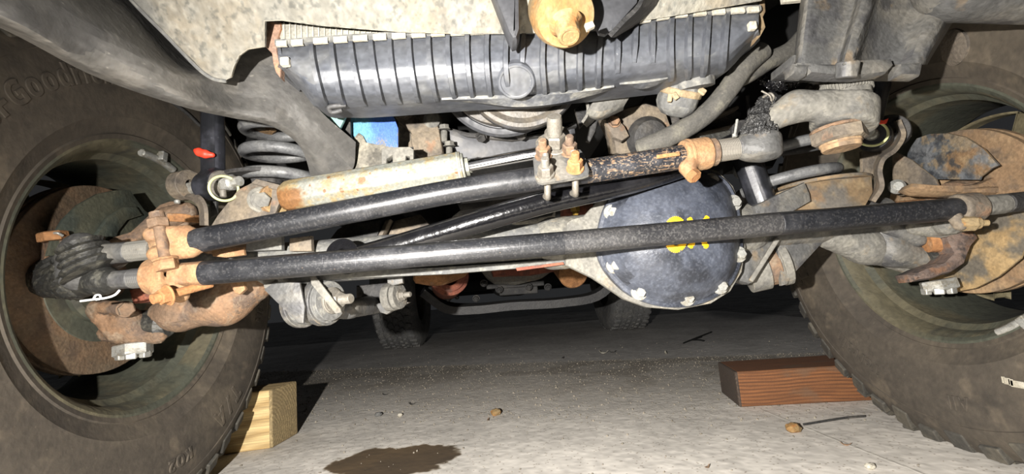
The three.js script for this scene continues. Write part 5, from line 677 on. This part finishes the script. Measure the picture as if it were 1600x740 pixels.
{ // two bumper legs and the rusty canister between them
  solo('bumper_leg', [plate([[764, -30], [812, -30], [813, 44], [808, 58], [801, 60], [794, 48]], { z: 0.275 }, 0.03, 0.005)], M.pan, 'grey steel bumper leg left of the rusty canister', 'bracket');
  const t = thing('bumper_leg', 'dark steel angle bracket right of the rusty canister', 'bracket');
  part(t, 'face', plate([[924, -30], [1002, -40], [996, 4], [958, 46], [946, 54], [936, 52], [930, 40]], { z: 0.27 }, 0.006, 0.002), M.pan); part(t, 'return_flange', skin([[[1002, -40, 0.27], [998, 2, 0.27], [972, 30, 0.27], [950, 53, 0.27]], [[1060, -40, 0.22], [1036, 0, 0.22], [1000, 28, 0.22], [958, 52, 0.24]]].map((r) => r.map((q) => W(...q))), 0.005, 4, 3), M.darkMetal, 'dark return flange');
  const c = thing('canister', 'rusty yellow round canister end with a stub, top centre', 'canister'), b = W(884, 26, 0.3), d = V(0.02, -0.62, 0.78).normalize(), P = (s) => b.clone().addScaledVector(d, s);
  part(c, 'drum', rev(P(-0.09), d, [[0, 0.0285], [0.05, 0.0295], [0.052, 0.0315], [0.066, 0.0318], [0.07, 0.0305], [0.086, 0.0302], [0.09, 0.0285], [0.0925, 0.02], [0.094, 0]], 56), M.canRust);
  part(c, 'stub', rev(W(884, 37, 0.305), V(0.03, -0.92, 0.38).normalize(), [[0, 0.0165], [0.004, 0.0125], [0.010, 0.0112], [0.019, 0.0108], [0.0205, 0.0095], [0.0205, 0.0075], [0.0195, 0.0072], [0.0195, 0]], 36), M.canRust); part(c, 'rim_tab', plate([[914, 36], [926, 32], [930, 40], [918, 46]], { z: 0.315 }, 0.006, 0.001), M.cream);
  solo('hose_fitting', [tube([W(812, 60, 0.21), W(812, 46, 0.21), W(818, 40, 0.21), W(836, 44, 0.22)], 0.0042, 24, 12)], M.greyDust, 'short grey tube bend left below the canister', 'hose');
}

// ───────────────────────── steering gear ─────────────────────────
{
  const t = thing('steering_gear', 'large cast grey steering gear box at the top right', 'steering gear');
  const colT = [[1250, 0.17], [1254, 0.222], [1262, 0.236], [1300, 0.237], [1334, 0.238], [1346, 0.256], [1360, 0.257], [1374, 0.238], [1402, 0.227], [1440, 0.227], [1462, 0.24], [1484, 0.242], [1500, 0.225], [1510, 0.17]], colB = [[1240, 0.17], [1242, 0.222], [1250, 0.236], [1290, 0.237], [1308, 0.238], [1317, 0.255], [1332, 0.256], [1344, 0.238], [1364, 0.227], [1400, 0.227], [1424, 0.238], [1440, 0.24], [1446, 0.225], [1449, 0.17]];
  const row = (f, y) => colT.map((q, i) => W(lerp(q[0], colB[i][0], f), y, lerp(q[1], colB[i][1], f)));
  part(t, 'housing', skin([row(-0.4, -60), row(0, 0), row(0.5, 50), row(0.85, 85), row(1, 101)], 0.012, 5, 4), M.cast, 'ribbed cast housing');
  part(t, 'base', plate([[1242, 84], [1300, 92], [1380, 90], [1446, 86], [1446, 98], [1396, 98], [1300, 100], [1242, 97]], { z: 0.222 }, 0.05, 0.003), M.cast);
  part(t, 'base_flange', plate([[1240, 97], [1300, 100], [1342, 98], [1346, 92], [1394, 90], [1398, 101], [1388, 112], [1345, 117], [1300, 116], [1268, 113], [1262, 104], [1240, 103]], { z: 0.243 }, 0.022, 0.004), M.cast);
  part(t, 'stud', rod(W(1325, 96, 0.25), W(1322, 122, 0.244), 0.0115, 0.011), M.cast);
  part(t, 'foot', plate([[1408, 98], [1444, 96], [1440, 117], [1408, 116]], { z: 0.243 }, 0.02, 0.004), M.cast); part(t, 'foot', plate([[1240, 100], [1266, 101], [1262, 116], [1241, 114]], { z: 0.243 }, 0.02, 0.004), M.cast);
  const sp = W(1320, 128, 0.19), ax = V(0.02, -1, 0.02).normalize(), prof = [[-0.02, 0], [-0.02, 0.026], [0.0, 0.026], [0.022, 0.0245], [0.022, 0]]; const sh = part(t, 'sector_shaft', rev(sp, ax, prof, 40), M.castGrey);
  const f = frameTo(sp, ax), teeth = []; for (let i = 0; i < 44; i++) teeth.push(box(0.0256, 0.008, 0, 0.003, 0.016, 0.002, 0.0006).rotateY(i / 44 * 6.283).applyMatrix4(f)); part(sh, 'splines', teeth, M.castGrey);
  const a = thing('pitman_arm', 'thick forged pitman arm with a large rusty nut under the steering gear', 'pitman arm');
  const h0 = W(1320, 158, 0.19), h1 = W(1317, 202, 0.19);
  part(a, 'arm', netsAround(rough3(smin(0.012, cyl(h0, h1, 0.0355, 0.006), cap(W(1284, 164, 0.2), W(1244, 166, 0.19), 0.018, 0.017), cap(W(1244, 166, 0.19), W(1210, 184, 0.18), 0.017, 0.0155)), 0.001, 90), [h0, h1, W(1200, 190, 0.18)], 0.055, 0.0024), M.castGrey);
  const n0 = W(1308, 199, 0.19); part(a, 'washer', ring(n0, ax, 0.0295, 0.01, 0.004), M.rustBrown); const nt = part(a, 'nut', [hex(n0.clone().addScaledVector(ax, 0.003), ax, 0.0305, 0.0165, 0.35)], M.brownMetal, 'large rusty hexagon nut'); part(nut2(nt), 'thread_end', rev(n0.clone().addScaledVector(ax, 0.019), ax, [[0, 0], [0, 0.0225], [0.003, 0.0225], [0.004, 0.0212], [0.007, 0.0212], [0.009, 0.02], [0.009, 0]], 40), M.shieldTan);
}
function nut2(n) { return n; }
{
  const t = thing('frame_rail', 'dirty grey frame end with a round bushing at the top right corner', 'frame rail');
  part(t, 'rail', netsAround(rough3(smin(0.03, cap(W(1500, -44, 0.26), W(1660, -60, 0.28), 0.045, 0.05), cap(W(1500, -8, 0.25), W(1620, 6, 0.26), 0.022, 0.018)), 0.002, 40), [W(1490, 10, 0.25), W(1660, -50, 0.28)], 0.07, 0.004), M.cast);
  const c = W(1520, 66, 0.12), d = V(0.96, 0.12, 0.25).normalize(); part(t, 'bushing', rev(c.clone().addScaledVector(d, -0.03), d, [[0, 0], [0, 0.02], [0.004, 0.026], [0.05, 0.034], [0.062, 0.038], [0.1, 0.038], [0.1, 0]], 40), M.brownMetal, 'worn round rubber bushing');
  part(t, 'lower_skirt', skin([[[1478, 92, 0.1], [1530, 104, 0.1], [1600, 96, 0.1], [1680, 80, 0.1]], [[1478, 106, 0.06], [1530, 122, 0.06], [1600, 112, 0.06], [1680, 100, 0.06]], [[1470, 128, 0.0], [1530, 136, 0.0], [1600, 128, 0.0], [1680, 116, 0.0]]].map((r) => r.map((q) => W(...q))), 0.006, 5, 4), M.darkMetal);
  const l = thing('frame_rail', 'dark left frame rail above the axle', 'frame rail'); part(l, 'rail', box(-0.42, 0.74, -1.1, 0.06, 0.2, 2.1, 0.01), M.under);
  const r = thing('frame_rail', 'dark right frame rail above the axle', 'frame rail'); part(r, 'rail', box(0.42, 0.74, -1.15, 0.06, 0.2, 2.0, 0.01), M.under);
}

// ───────────────────────── engine bay seen from below ─────────────────────────
{
  solo('inner_fender', unitUV(plate([[545, 160], [566, 160], [604, 166], [616, 184], [622, 200], [622, 240], [606, 262], [562, 268], [548, 236], [546, 200]], { z: 0.045 }, 0.006, 0.001)), blueToGrey(), 'blue inner fender panel turning ragged grey at the bottom', 'panel');
  solo('fender_edge', plate([[484, 160], [548, 164], [536, 190], [530, 202], [514, 192], [494, 178]], { z: 0.085 }, 0.006, 0.001), M.teal = plain(0x6f8f88, 0.7), 'teal painted fender flange left of the blue panel', 'panel');
  solo('heat_shield', plate([[546, 226], [552, 216], [560, 207], [567, 212], [572, 222], [624, 232], [628, 262], [560, 284], [552, 262], [547, 240]], { z: 0.05 }, 0.004, 0.001), M.foil, 'speckled grey heat shield plate left of the channel bracket', 'heat shield');
  solo('dark_gusset', plate([[540, 172], [547, 166], [548, 212], [556, 226], [550, 234], [528, 200]], { z: 0.06 }, 0.006, 0.001), M.darkMetal, 'dark triangular gusset beside the blue panel', 'gusset');
  const c = thing('channel_bracket', 'open steel channel bracket behind the damper', 'bracket');
  part(c, 'channel', plate([[596, 232], [600, 230], [640, 229], [646, 233], [646, 262], [641, 262], [640, 244], [634, 243], [633, 258], [614, 260], [613, 242], [604, 248], [603, 264], [596, 266]], { z: 0.075 }, 0.02, 0.001), M.castGrey); part(c, 'back_plate', plate([[596, 232], [646, 229], [646, 266], [596, 270]], { z: 0.053 }, 0.002, 0.0005), M.darkMetal);
  const e = thing('engine_bracket', 'dusty brown engine bracket with two bolts left of the crank pulley', 'bracket');
  part(e, 'plate', plate([[618, 182], [622, 170], [634, 167], [662, 168], [680, 186], [690, 210], [692, 232], [684, 240], [644, 250], [622, 246], [644, 212], [640, 204], [622, 190]], { z: -0.02 }, 0.02, 0.004), M.brownMetal); part(e, 'lower_block', plate([[640, 208], [686, 200], [692, 236], [690, 246], [668, 252], [644, 236]], { z: -0.01 }, 0.03, 0.005), M.brownMetal); part(e, 'pad', plate([[622, 190], [642, 208], [644, 228], [630, 244], [622, 236]], { z: -0.03 }, 0.01, 0.002), M.foil);
  const z1 = V(0, -0.3, 1).normalize(); part(e, 'bolt', [ring(W(630, 177, -0.02), z1, 0.015, 0.004, 0.003), ...bolt(W(630, 177, -0.017), z1, 0.0095, 0.008)], M.brownMetal); part(e, 'bolt', bolt(W(668, 160, -0.02), z1, 0.009, 0.008, 0, 0.2), M.rustBrown); part(e, 'bolt', bolt(W(674, 174, -0.02), z1, 0.009, 0.009, 0, 0.4), M.darkMetal); part(e, 'boss', rev(W(676, 188, -0.03), z1, [[0, 0], [0, 0.016], [0.014, 0.014], [0.018, 0.008], [0.019, 0]], 28), M.castGrey); part(e, 'stud', [...bolt(W(694, 202, -0.02), V(0, 1, 0.2).normalize(), 0.0085, 0.007), rod(W(694, 204, -0.02), W(694, 222, -0.02), 0.0055)], M.castGrey); part(e, 'stud', [...bolt(W(702, 228, -0.02), V(0, 1, 0.2).normalize(), 0.0085, 0.007), rod(W(702, 230, -0.02), W(702, 244, -0.02), 0.0055)], M.castGrey);
  const t = thing('crank_pulley', 'wide dusty crank pulley behind the bottom of the radiator', 'pulley'), p = W(816, 104, 0.115), ax = V(-0.06, -0.3, 1).normalize();
  part(t, 'front_disc', rev(p, ax, [[-0.03, 0], [-0.03, 0.086], [-0.026, 0.088], [-0.002, 0.086], [0.002, 0.0835], [0.003, 0.078], [-0.004, 0.07], [-0.004, 0]], 80), M.pulley); const p2 = W(786, 104, 0.06); part(t, 'rear_ring', [rev(p2, ax, [[-0.02, 0], [-0.02, 0.104], [-0.016, 0.106], [-0.002, 0.106], [0.002, 0.102], [0.0, 0.094], [-0.008, 0.092], [-0.006, 0.084], [-0.01, 0.08], [-0.01, 0]], 80)], M.pan, 'dark outer ring'); part(t, 'inner_disc', rev(W(780, 104, 0.085), ax, [[-0.02, 0], [-0.02, 0.085], [0.0, 0.083], [0.004, 0.07], [0.004, 0]], 64), M.pulley);
  const o = thing('oil_pan', 'grey engine oil pan behind the damper rod', 'oil pan'); part(o, 'pan', plate([[694, 198], [740, 210], [800, 212], [860, 204], [900, 190], [906, 240], [900, 300], [720, 320], [700, 270], [696, 240]], { p: W(800, 250, -0.06), n: V(0.05, -0.35, 0.94) }, 0.2, 0.012), M.pan); part(o, 'flange', plate([[692, 196], [730, 206], [800, 210], [880, 200], [900, 186], [902, 196], [860, 210], [800, 219], [730, 214], [694, 204]], { z: -0.04 }, 0.02, 0.003), M.darkMetal); for (const [x, y] of [[752, 213], [814, 210]]) part(o, 'bolt', bolt(W(x, y, -0.02), V(0, -0.8, 0.6).normalize(), 0.0078, 0.007, 0, 0.2), M.darkMetal);
  part(o, 'side_wall', plate([[690, 206], [702, 204], [722, 262], [740, 300], [712, 300], [698, 256]], { z: -0.04 }, 0.02, 0.004), M.darkMetal); part(o, 'lower_step', plate([[700, 286], [760, 276], [880, 262], [905, 258], [905, 300], [720, 330]], { z: -0.1 }, 0.05, 0.005), M.darkMetal);
}
function unitUV(g) { g = g.index ? g.toNonIndexed() : g; g.computeBoundingBox(); const b = g.boundingBox, p = g.attributes.position, uv = new Float32Array(p.count * 2); for (let i = 0; i < p.count; i++) { uv[i * 2] = (p.getX(i) - b.min.x) / (b.max.x - b.min.x); uv[i * 2 + 1] = (p.getY(i) - b.min.y) / (b.max.y - b.min.y); } g.setAttribute('uv', new THREE.BufferAttribute(uv, 2)); g.userData.keepUV = true; return g; }
function blueToGrey() { // blue above, cyan towards one side, ragged grey below
  const n = 256, C = new Uint8Array(n * n * 4).fill(255); for (let j = 0; j < n; j++) for (let i = 0; i < n; i++) { const u = i / n, v = j / n, k = (j * n + i) * 4, a = fbm(u, v, 6, 6, 4, 61), f = fbm(u, v, 60, 60, 2, 62), m = sst(0.40, 0.66, (1 - v) * 0.9 + (a - 0.5) * 0.5 + (f - 0.5) * 0.35 - 0.06), q = 0.85 + 0.3 * f; const cy = sst(0.62, 0.2, u + 0.5 * (a - 0.5)); const B = [lerp(66, 92, cy), lerp(100, 142, cy), lerp(176, 164, cy)], D = [104, 100, 90]; for (let c = 0; c < 3; c++) C[k + c] = clamp(lerp(B[c], D[c], m) * q, 0, 255); }
  return new THREE.MeshPhysicalMaterial({ map: dtex(C, n, true), roughness: 0.5, clearcoat: 0.2 });
}
{ // cluster right of the pulley
  const w = thing('water_outlet', 'grey coolant pipe end with a cream spring clamp below the radiator', 'pipe'), a = W(1052, 176, 0.12), b = W(1066, 132, 0.14); part(w, 'pipe', rev(a, dirOf(a, b), [[-0.006, 0], [-0.003, 0.016], [0.004, 0.024], [0.012, 0.0275], [0.03, 0.0275], [0.05, 0.026], [0.05, 0]], 40), M.greyDust); part(w, 'spring_clamp', [ring(along(a, b, 0.024), dirOf(a, b), 0.0292, 0.0265, 0.009), bar(W(1048, 146, 0.155), W(1046, 160, 0.152), 0.008, 0.006, 0.002), bar(W(1084, 134, 0.155), W(1102, 146, 0.155), 0.009, 0.005, 0.002), bar(W(1058, 148, 0.158), W(1052, 152, 0.158), 0.01, 0.004, 0.001)], M.tan, 'cream-coloured clamp');
  solo('pressure_hose', tube([W(1262, 50, 0.12), W(1236, 78, 0.12), W(1200, 96, 0.125), W(1164, 118, 0.13), W(1150, 124, 0.128)], 0.0125, 50, 18), M.hose, 'grey hose coming out from behind the steering gear', 'hose');
  solo('radiator_hose', tube([W(1190, 80, 0.14), W(1162, 106, 0.145), W(1136, 142, 0.14), W(1110, 172, 0.13), W(1078, 196, 0.12), W(1040, 216, 0.11), W(1000, 232, 0.09)], 0.0138, 80, 20), M.hose, 'long dusty hose curving down from the radiator to the upper rod', 'hose');
  const dust = thing('timing_cover', 'dusty round engine casting behind the upper rod, right of the pulley', 'engine casting'), n = V(0.02, -0.3, 0.95).normalize();
  part(dust, 'casting', plate([[944, 186], [962, 172], [1010, 160], [1040, 168], [1050, 196], [1036, 216], [1030, 240], [990, 250], [962, 240], [958, 216]], { p: W(1000, 200, 0.0), n }, 0.05, 0.008), M.brownMetal); part(dust, 'dome', rev(W(1012, 216, 0.0), n, [[0, 0], [0.0, 0.036], [0.016, 0.028], [0.02, 0.012], [0.02, 0]], 40), M.darkMetal); part(dust, 'ear', plate([[946, 192], [958, 178], [976, 196], [984, 212], [972, 220], [958, 214]], { z: 0.02 }, 0.012, 0.003), M.brownMetal); part(dust, 'bolt', bolt(W(960, 190, 0.022), V(-0.1, -0.1, 1).normalize(), 0.008, 0.008), M.rustBrown);
  solo('fan_shroud', [skin([[[900, 150, 0.1], [914, 160, 0.1], [916, 176, 0.1], [908, 190, 0.1]], [[912, 140, 0.06], [934, 148, 0.06], [930, 180, 0.06], [914, 196, 0.06]]].map((r) => r.map((q) => W(...q))), 0.004, 4, 3), skin([[[940, 140, 0.12], [964, 136, 0.12], [1000, 128, 0.12]], [[916, 178, 0.1], [936, 182, 0.1], [976, 164, 0.1]], [[922, 184, 0.08], [936, 188, 0.08], [974, 172, 0.08]]].map((r) => r.map((q) => W(...q))), 0.004, 4, 4)], M.castGrey, 'dusty folded fan shroud corner under the radiator', 'shroud');
  solo('belt_guard', plate([[924, 186], [936, 182], [930, 206], [922, 222], [916, 220]], { z: 0.05 }, 0.008, 0.002), M.darkMetal, 'dark hanging tab below the fan shroud', 'tab');
  solo('belt_guard', plate([[898, 170], [912, 158], [920, 170], [916, 190], [906, 200]], { z: 0.04 }, 0.008, 0.002), M.darkMetal, 'dark flap between the pulley and the fan shroud', 'tab');
  const b2 = thing('accessory_bracket', 'dark ribbed accessory bracket behind the long hose', 'bracket'); part(b2, 'plate', plate([[1048, 180], [1090, 158], [1130, 160], [1160, 176], [1150, 210], [1104, 222], [1050, 224]], { z: -0.03 }, 0.02, 0.004), M.darkMetal); for (const [a2, b3] of [[[1080, 200], [1150, 170]], [[1090, 212], [1156, 196]], [[1060, 192], [1100, 164]]]) part(b2, 'rib', bar(W(...a2, -0.02), W(...b3, -0.02), 0.006, 0.02, 0.002), M.brownMetal); part(b2, 'tab', plate([[1030, 226], [1034, 204], [1060, 200], [1064, 212], [1044, 226]], { z: 0.02 }, 0.01, 0.002), M.castGrey);
  const fm = thing('frame_mount', 'black frame side mount behind the ball joint', 'bracket'); part(fm, 'plate', plate([[1136, 120], [1164, 96], [1250, 60], [1250, 150], [1232, 220], [1210, 260], [1150, 262], [1140, 200]], { z: -0.04 }, 0.05, 0.006), M.black); part(fm, 'wet_lump', netsAround(rough3(smin(0.008, cap(W(1196, 122, 0.05), W(1216, 126, 0.06), 0.011, 0.014), cap(W(1216, 126, 0.06), W(1240, 126, 0.06), 0.012, 0.008)), 0.016, 90), [W(1190, 120, 0.05), W(1244, 128, 0.06)], 0.035, 0.0022), M.gloss, 'shiny wet black lump'); part(fm, 'strap', tube([W(1168, 150, 0.0), W(1170, 200, 0.0), W(1158, 222, 0.0)], 0.003, 20, 8), M.darkMetal); part(fm, 'band', [bar(W(1094, 220, 0.09), W(1144, 210, 0.09), 0.014, 0.006, 0.002)], M.boot);
  solo('shock_absorber', rod(W(1163, 236, 0.02), W(1192, 318, 0.025), 0.0215, 0.0205), M.shockPaint, 'black shock absorber body left of the right spring', 'shock absorber');
  solo('gear_shield', plate([[1180, 30], [1215, 6], [1250, 0], [1250, 70], [1210, 92], [1190, 96]], { z: 0.05 }, 0.01, 0.002), M.black, 'black panel between the radiator and the steering gear', 'panel');
  solo('pale_strip', plate([[1222, -10], [1260, -14], [1260, 0], [1224, 3]], { z: 0.2 }, 0.006, 0.001), M.cream, 'short pale strip above the hose at the top', 'strip');
}
// upper axle links seen between the rods
{
  const t = thing('upper_link', 'grey pressed steel link between the rods behind the track bar', 'link'); part(t, 'web', plate([[512, 376], [526, 358], [540, 350], [600, 342], [586, 378], [530, 386]], { z: -0.05 }, 0.03, 0.004), M.darkMetal); part(t, 'flange', plate([[586, 376], [602, 344], [610, 342], [592, 378]], { z: -0.04 }, 0.03, 0.002), M.brownMetal); part(t, 'base', plate([[496, 378], [590, 372], [590, 390], [496, 394]], { z: -0.03 }, 0.03, 0.003), M.greyDust);
  const u = thing('upper_link', 'tan dusty pressed link beside the track bar end', 'link'); part(u, 'web', plate([[600, 380], [616, 344], [656, 334], [672, 352], [676, 368], [630, 384]], { z: -0.06 }, 0.03, 0.004), M.brownMetal);
  solo('crossmember_corner', plate([[706, 338], [722, 326], [800, 314], [806, 324], [730, 346], [712, 354]], { z: -0.2 }, 0.03, 0.003), M.greyDust, 'pale crossmember corner between the upper rod and the track bar', 'crossmember');
  solo('crossmember_plate', plate([[800, 348], [862, 336], [868, 326], [868, 344], [820, 352]], { z: -0.2 }, 0.02, 0.002), M.castGrey, 'pale plate behind the track bar left of the brass fitting', 'crossmember');
  solo('exhaust_flange', [plate([[880, 322], [912, 318], [926, 310], [930, 330], [910, 344], [880, 344]], { z: -0.12 }, 0.05, 0.008)], M.rustRed, 'reddish brown exhaust flange behind the brass fitting', 'exhaust');
}
// further back: catalytic converter, gearbox pan, skid plate, crossmember
{
  const t = thing('exhaust_pipe', 'rusty brown exhaust pipe end behind the beam', 'exhaust'), a = W(702, 432, -0.75), d = V(0.15, 0.05, 1).normalize(); part(t, 'flange', [ring(a, d, 0.062, 0.03, 0.012), ring(a.clone().addScaledVector(d, 0.01), d, 0.05, 0.03, 0.02), rev(a.clone().addScaledVector(d, -0.3), d, [[0, 0], [0, 0.06], [0.3, 0.06], [0.3, 0]], 40)], M.rustRed); part(t, 'elbow', tube([W(652, 428, -0.55), W(680, 432, -0.55), W(700, 428, -0.6), W(720, 420, -0.65)], 0.026, 30, 20), M.rust, 'tan rusty elbow');
  const g = thing('gearbox_pan', 'pale dusty gearbox pan between the exhaust and the cover', 'gearbox'); part(g, 'pan', plate([[744, 414], [862, 404], [862, 424], [848, 434], [806, 444], [772, 442], [758, 432]], { z: -0.9 }, 0.4, 0.02), M.castGrey); part(g, 'band', plate([[764, 414], [884, 404], [884, 420], [830, 430], [770, 432]], { z: -0.86 }, 0.1, 0.01), M.rustRed, 'reddish rusty band'); part(g, 'pipe', rev(W(896, 428, -0.8), V(0.1, -0.4, 1).normalize(), [[-0.1, 0.0], [-0.1, 0.05], [0.0, 0.05], [0.004, 0.046], [0.004, 0]], 36), M.rust);
  const s = thing('skid_plate', 'dark flat crossmember skid plate hanging far back under the gearbox', 'skid plate'); part(s, 'plate', skin([[[664, 446, -1.1], [700, 470, -1.1], [740, 473, -1.1], [800, 468, -1.1], [880, 463, -1.1], [930, 452, -1.1], [960, 420, -1.1]], [[664, 452, -1.0], [700, 477, -1.0], [740, 478, -1.0], [800, 472, -1.0], [880, 467, -1.0], [934, 456, -1.0], [964, 424, -1.0]]].map((r) => r.map((q) => W(...q))), 0.03, 4, 2), M.plasticDark); part(s, 'hanger', bar(W(668, 440, -1.12), V(-0.42, 0.66, -1.12), 0.04, 0.03, 0.006), M.under); part(s, 'hanger', bar(W(956, 424, -1.12), V(0.42, 0.66, -1.12), 0.04, 0.03, 0.006), M.under); part(s, 'ramp', [bar(W(672, 446, -1.0), W(704, 468, -1.0), 0.02, 0.05, 0.004), bar(W(684, 444, -1.0), W(716, 466, -1.0), 0.012, 0.05, 0.004)], M.darkMetal); part(s, 'crossbar', [bar(W(760, 448, -1.1), W(850, 442, -1.1), 0.02, 0.03, 0.004), bar(W(780, 456, -1.1), W(840, 452, -1.1), 0.03, 0.03, 0.004)], M.darkMetal); for (const [x, y] of [[756, 442], [780, 452], [826, 448], [856, 448], [744, 466]]) part(s, 'bolt', bolt(W(x, y, -1.05), V(0, -0.3, 1).normalize(), 0.012, 0.014, 0.01), M.darkMetal);
  const r = thing('rear_axle', 'dark rear axle beam far behind between the rear wheels', 'axle'); part(r, 'beam', rod(V(-0.73, 0.37, -2.373), V(0.73, 0.37, -2.373), 0.04), M.under); part(r, 'housing', netsAround(smin(0.03, cap(V(-0.05, 0.385, -2.4), V(0.05, 0.385, -2.36), 0.11, 0.11)), [V(-0.05, 0.385, -2.4), V(0.05, 0.385, -2.36)], 0.15, 0.012), M.under);
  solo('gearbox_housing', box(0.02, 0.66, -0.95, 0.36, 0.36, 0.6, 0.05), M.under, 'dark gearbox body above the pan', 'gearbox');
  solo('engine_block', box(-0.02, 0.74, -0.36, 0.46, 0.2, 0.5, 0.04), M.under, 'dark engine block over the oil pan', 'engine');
  solo('added_tank', box(0, 0.575, -2.85, 1.0, 0.54, 0.3, 0.05), M.black, 'added dark tank closing off the background behind the rear axle', 'tank');  // added dark box, hides the background glow beyond the rear axle
  // unseen body shell overhead, placed to block background light
  struct('unseen_body_floor', box(0, 0.86, -1.5, 1.5, 0.04, 3.4, 0.01), M.under); struct('unseen_side_left', box(-0.86, 0.98, -1.4, 0.05, 0.55, 4.2, 0.02), M.under); struct('unseen_side_right', box(0.86, 0.98, -1.4, 0.05, 0.55, 4.2, 0.02), M.under); struct('added_rear_panel', box(0, 0.62, -3.3, 1.7, 0.6, 0.04, 0.01), M.under); struct('unseen_body_front', box(0, 1.0, 0.2, 1.7, 0.5, 0.05, 0.01), M.under); struct('unseen_hood', box(0, 1.2, -0.5, 1.7, 0.04, 1.5, 0.01), M.under);  // rear panel is added and reaches low to cover background gaps
  struct('unseen_arch_left', box(-0.56, 0.86, -0.0, 0.03, 0.3, 1.0, 0.01), M.under); struct('unseen_arch_right', box(0.56, 0.86, -0.0, 0.03, 0.3, 1.0, 0.01), M.under);  // unseen arches, placed to keep background light off the sides
}
// unseen lamp beside and behind the viewer, placed to light the axle
{
  const t = thing('unseen_lamp', 'unseen small round lamp, out of view, lighting the axle from the front left', 'lamp'), d = lamp.target.position.clone().sub(LAMP).normalize(), P = (s) => LAMP.clone().addScaledVector(d, s);
  part(t, 'body', rev(P(-0.12), d, [[0, 0], [0, 0.014], [0.06, 0.014], [0.07, 0.022], [0.1, 0.024], [0.1, 0.02], [0.098, 0.0]], 32), M.black); part(t, 'lens', rev(P(-0.0215), d, [[0, 0], [0, 0.0195], [0.001, 0.0195], [0.001, 0]], 32), new THREE.MeshStandardMaterial({ color: 0xffffff, emissive: 0xfff4e4, emissiveIntensity: 6 }));
}
// every thing's origin goes to the middle of its base
scene.updateMatrixWorld(true);
for (const o of THINGS) {
  const b = new THREE.Box3().setFromObject(o), c = V((b.min.x + b.max.x) / 2, b.min.y, (b.min.z + b.max.z) / 2);
  if (o.isMesh) { o.geometry.translate(-c.x, -c.y, -c.z); o.position.copy(c); } else if (o.position.lengthSq() === 0) { for (const k of o.children) (function mv(m, top) { m.geometry.translate(-c.x, -c.y, -c.z); for (const q of m.children) mv(q); })(k); o.position.copy(c); }
}
renderer.render(scene, camera);
